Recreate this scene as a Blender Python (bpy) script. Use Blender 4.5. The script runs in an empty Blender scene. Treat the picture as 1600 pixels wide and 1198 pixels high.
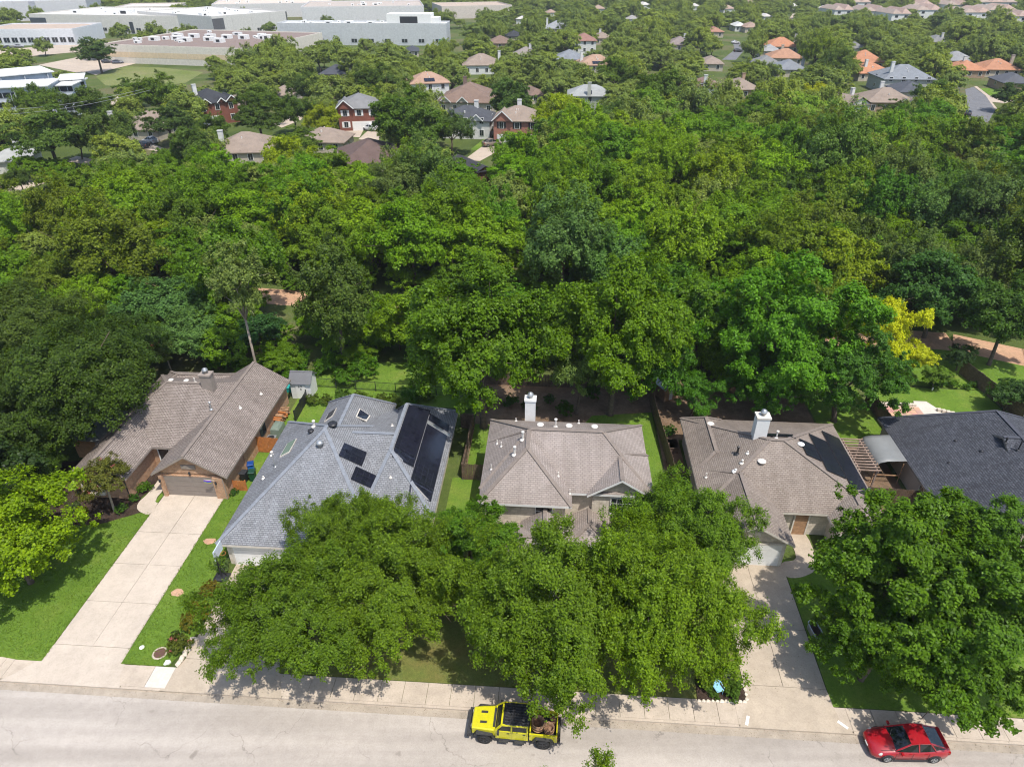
import bpy, math, random
import numpy as np
from mathutils import Vector

# ------------------------------------------------------------------ camera, sky, sun
SC = bpy.context.scene
COL = SC.collection
CAM_H = 40.0
FPX = 1067.0
PITCH = math.radians(32.3)
cam_data = bpy.data.cameras.new('camera')
cam_data.sensor_width = 36.0
cam_data.lens = 36.0 * FPX / 1600.0
cam_data.clip_start = 0.5
cam_data.clip_end = 6000.0
cam = bpy.data.objects.new('camera', cam_data)
COL.objects.link(cam)
cam.location = (0, 0, CAM_H)
cam.rotation_euler = (math.pi / 2 - PITCH, 0, 0)
SC.camera = cam

SUN_DIR = Vector((0.24, -0.34, 0.91)).normalized()
world = bpy.data.worlds.new('World')
SC.world = world
world.use_nodes = True
wn = world.node_tree
sky = wn.nodes.new('ShaderNodeTexSky')
sky.sky_type = 'NISHITA'
sky.sun_disc = False
sky.sun_elevation = math.asin(SUN_DIR.z)
sky.sun_rotation = math.atan2(SUN_DIR.x, SUN_DIR.y)
sky.air_density = 1.0
sky.dust_density = 1.5
wn.links.new(sky.outputs[0], wn.nodes['Background'].inputs[0])
wn.nodes['Background'].inputs[1].default_value = 0.15

sun_data = bpy.data.lights.new('sun', 'SUN')
sun_data.energy = 3.35
sun_data.angle = math.radians(0.6)
sun_data.color = (1.0, 0.955, 0.88)
sun = bpy.data.objects.new('sun', sun_data)
COL.objects.link(sun)
sun.location = (60, -80, 200)
sun.rotation_euler = SUN_DIR.to_track_quat('Z', 'Y').to_euler()

SC.view_settings.view_transform = 'Standard'
SC.view_settings.look = 'None'
SC.view_settings.exposure = 0.56
SC.view_settings.gamma = 1.0
SC.view_settings.use_curve_mapping = False
SC.render.engine = 'CYCLES'
SC.cycles.max_bounces = 4
SC.cycles.diffuse_bounces = 2
SC.cycles.glossy_bounces = 2
SC.cycles.transmission_bounces = 2
SC.cycles.transparent_max_bounces = 4
SC.cycles.volume_bounces = 0
SC.cycles.caustics_reflective = False
SC.cycles.caustics_refractive = False
SC.cycles.filter_width = 1.1
SC.cycles.use_adaptive_sampling = True
SC.cycles.adaptive_threshold = 0.02
SC.cycles.adaptive_min_samples = 12
SC.cycles.sample_clamp_indirect = 3.0
SC.cycles.use_denoising = True
SC.cycles.denoiser = 'OPENIMAGEDENOISE'
SC.cycles.denoising_input_passes = 'RGB_ALBEDO_NORMAL'
SC.cycles.denoising_prefilter = 'ACCURATE'

# ------------------------------------------------------------------ frames
CP, SP = math.cos(PITCH), math.sin(PITCH)
TH = math.radians(-3.8)
OX, OY = 0.0, 24.9
CT, ST = math.cos(TH), math.sin(TH)

def gp(x, y, z=0.0):
    """place on the height z that the photograph shows at pixel x, y (1600 wide)"""
    a = (x - 800.0) / FPX
    b = -(y - 599.0) / FPX
    d = (a, CP + b * SP, -SP + b * CP)
    t = (z - CAM_H) / d[2]
    return d[0] * t, d[1] * t

def proj(X, Y, Z):
    zc = Y * CP - (Z - CAM_H) * SP
    yc = Y * SP + (Z - CAM_H) * CP
    return 800 + FPX * X / zc, 599 - FPX * yc / zc, zc

def S(u, v):
    """street frame (u along the kerb, v away from it) to world"""
    return OX + u * CT - v * ST, OY + u * ST + v * CT

def W2S(X, Y):
    dx, dy = X - OX, Y - OY
    return dx * CT + dy * ST, -dx * ST + dy * CT

# ------------------------------------------------------------------ materials
def new_mat(name):
    m = bpy.data.materials.new(name)
    m.use_nodes = True
    nt = m.node_tree
    return m, nt, nt.nodes['Principled BSDF']

def N(nt, kind, **kw):
    n = nt.nodes.new(kind)
    for k, v in kw.items():
        setattr(n, k, v)
    return n

def noise_node(nt, scale, detail=4.0, rough=0.6, coord='pos'):
    n = N(nt, 'ShaderNodeTexNoise')
    n.inputs['Scale'].default_value = scale
    n.inputs['Detail'].default_value = detail
    n.inputs['Roughness'].default_value = rough
    if coord == 'pos':
        g = N(nt, 'ShaderNodeNewGeometry')
        nt.links.new(g.outputs['Position'], n.inputs['Vector'])
    return n

def ramp(nt, fac, stops):
    r = N(nt, 'ShaderNodeValToRGB')
    el = r.color_ramp.elements
    while len(el) < len(stops):
        el.new(0.5)
    for e, (p, c) in zip(el, stops):
        e.position = p
        e.color = (c[0], c[1], c[2], 1)
    nt.links.new(fac, r.inputs[0])
    return r

def mixc(nt, a, b, fac, mode='MIX'):
    m = N(nt, 'ShaderNodeMix', data_type='RGBA', blend_type=mode)
    for sock, val in ((m.inputs[6], a), (m.inputs[7], b), (m.inputs[0], fac)):
        if hasattr(val, 'links'):
            nt.links.new(val, sock)
        elif isinstance(val, (int, float)):
            sock.default_value = val
        else:
            sock.default_value = (val[0], val[1], val[2], 1)
    return m.outputs[2]

def bump(nt, bsdf, height, strength=0.4, dist=0.02):
    b = N(nt, 'ShaderNodeBump')
    b.inputs['Strength'].default_value = strength
    b.inputs['Distance'].default_value = dist
    nt.links.new(height, b.inputs['Height'])
    nt.links.new(b.outputs[0], bsdf.inputs['Normal'])

def plain(name, col, rough=0.6, var=0.12, scale=2.0, metal=0.0, spec=0.4, fine=0.0):
    m, nt, p = new_mat(name)
    n = noise_node(nt, scale)
    lo = [c * (1 - var) for c in col]
    hi = [min(1, c * (1 + var)) for c in col]
    c = ramp(nt, n.outputs[0], [(0.3, lo), (0.7, hi)]).outputs[0]
    if fine:
        f = noise_node(nt, 40.0, 2)
        c = mixc(nt, c, ramp(nt, f.outputs[0], [(0.3, (1 - fine,) * 3), (0.7, (1 + fine,) * 3)]).outputs[0], 1.0, 'MULTIPLY')
    nt.links.new(c, p.inputs['Base Color'])
    p.inputs['Roughness'].default_value = rough
    p.inputs['Metallic'].default_value = metal
    p.inputs['Specular IOR Level'].default_value = spec
    return m

def shingle(name, c1, c2, dark, row=0.2, wid=0.42, spots=0.5):
    m, nt, p = new_mat(name)
    uv = N(nt, 'ShaderNodeUVMap')
    br = N(nt, 'ShaderNodeTexBrick')
    br.offset = 0.5
    br.inputs['Color1'].default_value = (*c1, 1)
    br.inputs['Color2'].default_value = (*c2, 1)
    br.inputs['Mortar'].default_value = (*dark, 1)
    br.inputs['Scale'].default_value = 1.0
    br.inputs['Mortar Size'].default_value = 0.022
    br.inputs['Mortar Smooth'].default_value = 0.3
    br.inputs['Brick Width'].default_value = wid
    br.inputs['Row Height'].default_value = row
    nt.links.new(uv.outputs[0], br.inputs['Vector'])
    # stronger course lines than the joints along a course
    wv = N(nt, 'ShaderNodeTexWave', wave_type='BANDS', bands_direction='Y', wave_profile='SAW')
    wv.inputs['Scale'].default_value = 1.0 / row / 3.18309
    wv.inputs['Distortion'].default_value = 0.25
    wv.inputs['Detail'].default_value = 1.0
    nt.links.new(uv.outputs[0], wv.inputs['Vector'])
    line = ramp(nt, wv.outputs[0], [(0.0, (0.8, 0.79, 0.78)), (0.3, (1, 1, 1))])
    n1 = noise_node(nt, 0.35, 5)
    n2 = noise_node(nt, 7.0, 3, 0.7)
    c = mixc(nt, br.outputs[0], line.outputs[0], 0.75, 'MULTIPLY')
    c = mixc(nt, c, ramp(nt, n1.outputs[0], [(0.25, (0.84, 0.83, 0.82)), (0.75, (1.1, 1.1, 1.1))]).outputs[0], 1.0, 'MULTIPLY')
    c = mixc(nt, c, ramp(nt, n2.outputs[0], [(0.3, (1 - spots * .4,) * 3), (0.7, (1 + spots * .4,) * 3)]).outputs[0], 1.0, 'MULTIPLY')
    # rain streaks down the slope
    mp = N(nt, 'ShaderNodeMapping')
    mp.inputs['Scale'].default_value = (1.6, 0.12, 1)
    nt.links.new(uv.outputs[0], mp.inputs[0])
    n3 = N(nt, 'ShaderNodeTexNoise')
    n3.inputs['Scale'].default_value = 1.0
    n3.inputs['Detail'].default_value = 4
    nt.links.new(mp.outputs[0], n3.inputs[0])
    c = mixc(nt, c, ramp(nt, n3.outputs[0], [(0.35, (0.86, 0.85, 0.84)), (0.6, (1.03, 1.03, 1.03))]).outputs[0], 0.8, 'MULTIPLY')
    nt.links.new(c, p.inputs['Base Color'])
    p.inputs['Roughness'].default_value = 0.9
    p.inputs['Specular IOR Level'].default_value = 0.2
    bump(nt, p, wv.outputs[0], 0.5, 0.02)
    return m

def brickm(name, c1, c2, mortar, row=0.085, wid=0.24):
    m, nt, p = new_mat(name)
    uv = N(nt, 'ShaderNodeUVMap')
    br = N(nt, 'ShaderNodeTexBrick')
    br.inputs['Color1'].default_value = (*c1, 1)
    br.inputs['Color2'].default_value = (*c2, 1)
    br.inputs['Mortar'].default_value = (*mortar, 1)
    br.inputs['Scale'].default_value = 1.0
    br.inputs['Mortar Size'].default_value = 0.012
    br.inputs['Brick Width'].default_value = wid
    br.inputs['Row Height'].default_value = row
    nt.links.new(uv.outputs[0], br.inputs['Vector'])
    n = noise_node(nt, 2.5, 5, 0.7)
    c = mixc(nt, br.outputs[0], ramp(nt, n.outputs[0], [(0.3, (0.78, 0.76, 0.74)), (0.7, (1.18, 1.16, 1.14))]).outputs[0], 1.0, 'MULTIPLY')
    nt.links.new(c, p.inputs['Base Color'])
    p.inputs['Roughness'].default_value = 0.9
    bump(nt, p, br.outputs['Fac'], -0.4, 0.01)
    return m

def siding(name, col, row=0.2):
    m, nt, p = new_mat(name)
    uv = N(nt, 'ShaderNodeUVMap')
    wv = N(nt, 'ShaderNodeTexWave', wave_type='BANDS', bands_direction='Y', wave_profile='SAW')
    wv.inputs['Scale'].default_value = 1.0 / row / 3.18309
    nt.links.new(uv.outputs[0], wv.inputs['Vector'])
    n = noise_node(nt, 1.2, 4)
    c = mixc(nt, ramp(nt, wv.outputs[0], [(0.0, [x * 0.7 for x in col]), (0.15, col)]).outputs[0],
             ramp(nt, n.outputs[0], [(0.3, (0.9, 0.9, 0.89)), (0.7, (1.05, 1.05, 1.05))]).outputs[0], 1.0, 'MULTIPLY')
    nt.links.new(c, p.inputs['Base Color'])
    p.inputs['Roughness'].default_value = 0.7
    bump(nt, p, wv.outputs[0], 0.4, 0.015)
    return m

def concrete(name, col, stain=0.18, crack=0.0, scale=0.35, lanes=False):
    m, nt, p = new_mat(name)
    n1 = noise_node(nt, scale, 6, 0.65)
    n2 = noise_node(nt, 9.0, 4, 0.7)
    n3 = noise_node(nt, 1.7, 5, 0.6)
    c = ramp(nt, n1.outputs[0], [(0.25, [x * (1 - stain) for x in col]), (0.7, [x * 1.05 for x in col])]).outputs[0]
    c = mixc(nt, c, ramp(nt, n2.outputs[0], [(0.3, (0.9, 0.9, 0.9)), (0.7, (1.08, 1.08, 1.08))]).outputs[0], 1.0, 'MULTIPLY')
    c = mixc(nt, c, ramp(nt, n3.outputs[0], [(0.3, (0.93, 0.925, 0.92)), (0.6, (1.03, 1.03, 1.03))]).outputs[0], 1.0, 'MULTIPLY')
    if lanes:
        gg = N(nt, 'ShaderNodeNewGeometry')
        mp = N(nt, 'ShaderNodeMapping')
        mp.inputs['Rotation'].default_value = (0, 0, math.radians(3.8))
        mp.inputs['Scale'].default_value = (0.035, 0.75, 1)
        nt.links.new(gg.outputs['Position'], mp.inputs[0])
        ln = N(nt, 'ShaderNodeTexNoise')
        ln.inputs['Scale'].default_value = 1.0
        ln.inputs['Detail'].default_value = 3
        nt.links.new(mp.outputs[0], ln.inputs[0])
        c = mixc(nt, c, ramp(nt, ln.outputs[0], [(0.35, (0.82, 0.815, 0.81)), (0.6, (1.03, 1.03, 1.03))]).outputs[0], 1.0, 'MULTIPLY')
        sp_ = noise_node(nt, 1.1, 2, 0.4)
        c = mixc(nt, c, ramp(nt, sp_.outputs[0], [(0.22, (0.7, 0.69, 0.68)), (0.3, (1, 1, 1))]).outputs[0], 1.0, 'MULTIPLY')
    if crack:
        g = N(nt, 'ShaderNodeNewGeometry')
        w = noise_node(nt, 0.8, 3)
        add = N(nt, 'ShaderNodeVectorMath', operation='ADD')
        sc = N(nt, 'ShaderNodeVectorMath', operation='SCALE')
        sc.inputs['Scale'].default_value = 1.4
        nt.links.new(w.outputs['Color'], sc.inputs[0])
        nt.links.new(g.outputs['Position'], add.inputs[0])
        nt.links.new(sc.outputs[0], add.inputs[1])
        vo = N(nt, 'ShaderNodeTexVoronoi', feature='DISTANCE_TO_EDGE')
        vo.inputs['Scale'].default_value = 0.21
        nt.links.new(add.outputs[0], vo.inputs['Vector'])
        msk = noise_node(nt, 0.22, 3)
        line = ramp(nt, vo.outputs[0], [(0.0, (0.6, 0.59, 0.58)), (0.006, (1, 1, 1))])
        gate = ramp(nt, msk.outputs[0], [(0.46, (0, 0, 0)), (0.56, (1, 1, 1))])
        c2 = mixc(nt, c, line.outputs[0], 1.0, 'MULTIPLY')
        c = mixc(nt, c, c2, gate.outputs[0])
    nt.links.new(c, p.inputs['Base Color'])
    p.inputs['Roughness'].default_value = 0.92
    p.inputs['Specular IOR Level'].default_value = 0.25
    bump(nt, p, n2.outputs[0], 0.25, 0.01)
    return m

def ground_mat(name, stops, scale=0.12, fine=22.0, fineamt=0.35):
    m, nt, p = new_mat(name)
    n1 = noise_node(nt, scale, 7, 0.62)
    n2 = noise_node(nt, fine, 4, 0.75)
    n3 = noise_node(nt, fine * 0.17, 4, 0.7)
    c = ramp(nt, n1.outputs[0], stops).outputs[0]
    c = mixc(nt, c, ramp(nt, n2.outputs[0], [(0.3, (1 - fineamt,) * 3), (0.7, (1 + fineamt,) * 3)]).outputs[0], 1.0, 'MULTIPLY')
    c = mixc(nt, c, ramp(nt, n3.outputs[0], [(0.3, (0.8, 0.83, 0.8)), (0.7, (1.15, 1.12, 1.1))]).outputs[0], 1.0, 'MULTIPLY')
    nt.links.new(c, p.inputs['Base Color'])
    p.inputs['Roughness'].default_value = 0.95
    p.inputs['Specular IOR Level'].default_value = 0.1
    bump(nt, p, n2.outputs[0], 0.7, 0.05)
    return m

def leaf_mat(name, trans=0.4, spread=0.35, gloss=0.16):
    """leaf colour is the object's colour, varied from leaf to leaf and tree to tree"""
    m, nt, p = new_mat(name)
    oi = N(nt, 'ShaderNodeObjectInfo')
    at = N(nt, 'ShaderNodeAttribute', attribute_name='leafv')
    lv = ramp(nt, at.outputs['Fac'], [(0.0, (1 - spread, 1 - spread, 1 - spread * .8)), (0.55, (1, 1, 1)), (1.0, (1 + spread * 1.3, 1 + spread * 1.0, 1 + spread * .3))])
    c = mixc(nt, oi.outputs['Color'], lv.outputs[0], 1.0, 'MULTIPLY')
    rv = ramp(nt, oi.outputs['Random'], [(0.0, (0.8, 0.88, 0.95)), (0.35, (0.96, 0.99, 1.0)), (0.7, (1.0, 1.05, 0.9)), (1.0, (1.12, 1.12, 0.8))])
    c = mixc(nt, c, rv.outputs[0], 1.0, 'MULTIPLY')
    nt.links.new(c, p.inputs['Base Color'])
    p.inputs['Roughness'].default_value = 0.45
    p.inputs['Specular IOR Level'].default_value = gloss
    tr = N(nt, 'ShaderNodeBsdfTranslucent')
    tc = mixc(nt, c, (1.35, 1.25, 0.4), 1.0, 'MULTIPLY')
    nt.links.new(tc, tr.inputs[0])
    mx = N(nt, 'ShaderNodeMixShader')
    mx.inputs[0].default_value = trans
    nt.links.new(p.outputs[0], mx.inputs[1])
    nt.links.new(tr.outputs[0], mx.inputs[2])
    nt.links.new(mx.outputs[0], nt.nodes['Material Output'].inputs[0])
    return m

def glass_mat(name, col=(0.02, 0.025, 0.03), rough=0.08):
    m, nt, p = new_mat(name)
    p.inputs['Base Color'].default_value = (*col, 1)
    p.inputs['Roughness'].default_value = rough
    p.inputs['Specular IOR Level'].default_value = 0.7
    return m

def paint(name, col, rough=0.25, coat=0.6):
    m, nt, p = new_mat(name)
    n = noise_node(nt, 6.0, 3)
    c = ramp(nt, n.outputs[0], [(0.3, [x * 0.9 for x in col]), (0.7, col)])
    nt.links.new(c.outputs[0], p.inputs['Base Color'])
    p.inputs['Roughness'].default_value = rough
    p.inputs['Coat Weight'].default_value = coat
    p.inputs['Coat Roughness'].default_value = 0.06
    return m

def objcol(name, rough=0.8, spec=0.3, var=0.15):
    """object-coloured surface with a light weathering"""
    m, nt, p = new_mat(name)
    oi = N(nt, 'ShaderNodeObjectInfo')
    n = noise_node(nt, 1.3, 5, 0.7)
    c = mixc(nt, oi.outputs['Color'], ramp(nt, n.outputs[0], [(0.3, (1 - var,) * 3), (0.7, (1 + var,) * 3)]).outputs[0], 1.0, 'MULTIPLY')
    nt.links.new(c, p.inputs['Base Color'])
    p.inputs['Roughness'].default_value = rough
    p.inputs['Specular IOR Level'].default_value = spec
    return m

def objcol_rows(name, row=0.22, lo=0.72):
    m, nt, p = new_mat(name)
    oi = N(nt, 'ShaderNodeObjectInfo')
    uv = N(nt, 'ShaderNodeUVMap')
    wv = N(nt, 'ShaderNodeTexWave', wave_type='BANDS', bands_direction='Y', wave_profile='SAW')
    wv.inputs['Scale'].default_value = 1.0 / row / 3.18309
    wv.inputs['Distortion'].default_value = 0.4
    nt.links.new(uv.outputs[0], wv.inputs['Vector'])
    n = noise_node(nt, 0.6, 6, 0.7)
    c = mixc(nt, oi.outputs['Color'], ramp(nt, wv.outputs[0], [(0.0, (lo,) * 3), (0.3, (1, 1, 1))]).outputs[0], 1.0, 'MULTIPLY')
    c = mixc(nt, c, ramp(nt, n.outputs[0], [(0.3, (0.82, 0.81, 0.8)), (0.7, (1.13, 1.12, 1.1))]).outputs[0], 1.0, 'MULTIPLY')
    nt.links.new(c, p.inputs['Base Color'])
    p.inputs['Roughness'].default_value = 0.9
    p.inputs['Specular IOR Level'].default_value = 0.2
    return m

M = {}
M['roof_a'] = shingle('shingle_brown', (0.225, 0.188, 0.165), (0.30, 0.255, 0.226), (0.11, 0.092, 0.082), 0.16, 0.3)
M['roof_b'] = shingle('shingle_blue_grey', (0.205, 0.212, 0.226), (0.265, 0.273, 0.29), (0.125, 0.13, 0.138), 0.17, 0.3)
M['roof_c'] = shingle('shingle_tan', (0.29, 0.248, 0.222), (0.335, 0.288, 0.26), (0.22, 0.187, 0.165), 0.16, 0.34, 0.2)
M['roof_d'] = shingle('shingle_taupe', (0.235, 0.195, 0.165), (0.29, 0.245, 0.21), (0.165, 0.137, 0.115), 0.16, 0.3, 0.25)
M['roof_e'] = shingle('shingle_charcoal', (0.055, 0.059, 0.072), (0.095, 0.1, 0.115), (0.036, 0.038, 0.045), 0.17, 0.3, 0.8)
M['cap'] = plain('ridge_cap', (0.2, 0.165, 0.14), 0.9, 0.15, 3)
M['cap_b'] = plain('ridge_cap_grey', (0.2, 0.215, 0.24), 0.9, 0.15, 3)
M['cap_e'] = plain('ridge_cap_charcoal', (0.06, 0.062, 0.075), 0.9, 0.15, 3)
M['brick'] = brickm('brick_orange', (0.36, 0.17, 0.085), (0.47, 0.26, 0.14), (0.45, 0.36, 0.27))
M['stone'] = brickm('limestone', (0.56, 0.5, 0.41), (0.66, 0.6, 0.51), (0.5, 0.45, 0.38), 0.24, 0.5)
M['trim'] = plain('taupe_trim', (0.28, 0.235, 0.2), 0.6)
M['trim_light'] = plain('cream_trim', (0.62, 0.57, 0.5), 0.6)
M['white'] = plain('white_paint', (0.74, 0.73, 0.7), 0.5, 0.06)
M['siding_white'] = siding('white_siding', (0.74, 0.74, 0.72))
M['siding_tan'] = siding('tan_siding', (0.45, 0.38, 0.3))
M['garage'] = plain('taupe_door', (0.23, 0.195, 0.17), 0.5, 0.06)
M['glass'] = glass_mat('window_glass')
M['glass_green'] = glass_mat('skylight_green', (0.12, 0.2, 0.15), 0.12)
def solar_mat():
    m, nt, p = new_mat('solar_cell')
    uv = N(nt, 'ShaderNodeUVMap')
    br = N(nt, 'ShaderNodeTexBrick')
    br.offset = 0.0
    br.inputs['Color1'].default_value = (0.011, 0.012, 0.02, 1)
    br.inputs['Color2'].default_value = (0.014, 0.015, 0.026, 1)
    br.inputs['Mortar'].default_value = (0.026, 0.028, 0.034, 1)
    br.inputs['Scale'].default_value = 1.0
    br.inputs['Mortar Size'].default_value = 0.012
    br.inputs['Brick Width'].default_value = 0.5
    br.inputs['Row Height'].default_value = 0.5
    nt.links.new(uv.outputs[0], br.inputs['Vector'])
    nt.links.new(br.outputs[0], p.inputs['Base Color'])
    p.inputs['Roughness'].default_value = 0.18
    p.inputs['Specular IOR Level'].default_value = 0.7
    return m
M['solar'] = solar_mat()
M['black_metal'] = plain('black_metal', (0.025, 0.025, 0.028), 0.4, 0.1, 3)
M['grey_metal'] = plain('galvanised', (0.42, 0.43, 0.43), 0.4, 0.15, 3, 0.6)
M['pvc'] = plain('pvc_pipe', (0.66, 0.62, 0.56), 0.5, 0.08)
M['street'] = concrete('street_surface', (0.425, 0.378, 0.33), 0.13, 1.0, 0.16, True)
M['gutter'] = concrete('gutter_concrete', (0.4, 0.34, 0.27), 0.35, 0.0, 0.9)
M['drive'] = concrete('driveway_concrete', (0.51, 0.435, 0.355), 0.17, 0.0, 0.3)
M['drive_d'] = concrete('driveway_concrete_tan', (0.45, 0.375, 0.29), 0.2, 0.0, 0.5)
M['walk'] = concrete('sidewalk_concrete', (0.5, 0.42, 0.335), 0.22, 0.0, 0.6)
M['walk_new'] = concrete('sidewalk_new', (0.58, 0.53, 0.46), 0.1, 0.0, 0.6)
M['lawn'] = ground_mat('lawn_grass', [(0.28, (0.085, 0.15, 0.02)), (0.5, (0.115, 0.195, 0.026)), (0.66, (0.15, 0.21, 0.036)), (0.8, (0.21, 0.21, 0.06))], 0.3, 26, 0.35)
M['lawn_dry'] = ground_mat('lawn_dry', [(0.3, (0.17, 0.15, 0.05)), (0.6, (0.13, 0.16, 0.04)), (0.8, (0.22, 0.18, 0.08))], 0.5, 26, 0.3)
M['ground'] = ground_mat('ground_soil', [(0.3, (0.05, 0.075, 0.02)), (0.5, (0.085, 0.115, 0.03)), (0.62, (0.13, 0.12, 0.06)), (0.8, (0.06, 0.1, 0.025))], 0.05, 12, 0.35)
M['field'] = ground_mat('rough_field_grass', [(0.3, (0.13, 0.165, 0.045)), (0.6, (0.175, 0.19, 0.07)), (0.8, (0.24, 0.21, 0.11))], 0.06, 6, 0.25)
M['dirt'] = ground_mat('bare_dirt', [(0.3, (0.13, 0.085, 0.055)), (0.6, (0.22, 0.15, 0.1)), (0.8, (0.11, 0.09, 0.05))], 0.4, 16, 0.4)
M['mulch'] = ground_mat('dark_mulch', [(0.3, (0.03, 0.021, 0.017)), (0.7, (0.075, 0.052, 0.04))], 1.2, 18, 0.5)
M['trail'] = ground_mat('trail_gravel', [(0.3, (0.4, 0.235, 0.15)), (0.7, (0.52, 0.33, 0.215))], 0.3, 14, 0.15)
M['asphalt'] = plain('asphalt', (0.15, 0.15, 0.155), 0.9, 0.12, 0.3)
M['pave'] = concrete('far_pavement', (0.46, 0.38, 0.3), 0.2, 0.0, 0.1)
M['bark'] = plain('bark', (0.12, 0.09, 0.065), 0.95, 0.35, 4.0)
M['bark_pale'] = plain('bark_pale', (0.3, 0.25, 0.19), 0.95, 0.3, 4.0)
M['leaf'] = leaf_mat('leaf')
M['leaf_far'] = leaf_mat('leaf_far', 0.25, 0.3, 0.2)
M['flower'] = plain('flower_petals', (0.5, 0.12, 0.12), 0.7, 0.3, 8)
M['fence_old'] = plain('weathered_fence', (0.125, 0.085, 0.058), 0.9, 0.35, 3.5)
M['fence_new'] = plain('cedar_fence', (0.45, 0.16, 0.045), 0.8, 0.25, 3.0)
M['wood'] = plain('wood', (0.34, 0.2, 0.11), 0.8, 0.3, 3.0)
M['far_wall'] = objcol('house_wall_paint', 0.85, 0.25, 0.13)
M['far_roof'] = objcol_rows('house_roof_shingle', 0.3, 0.8)
M['obj'] = objcol('coloured_surface', 0.5, 0.4, 0.08)

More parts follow.
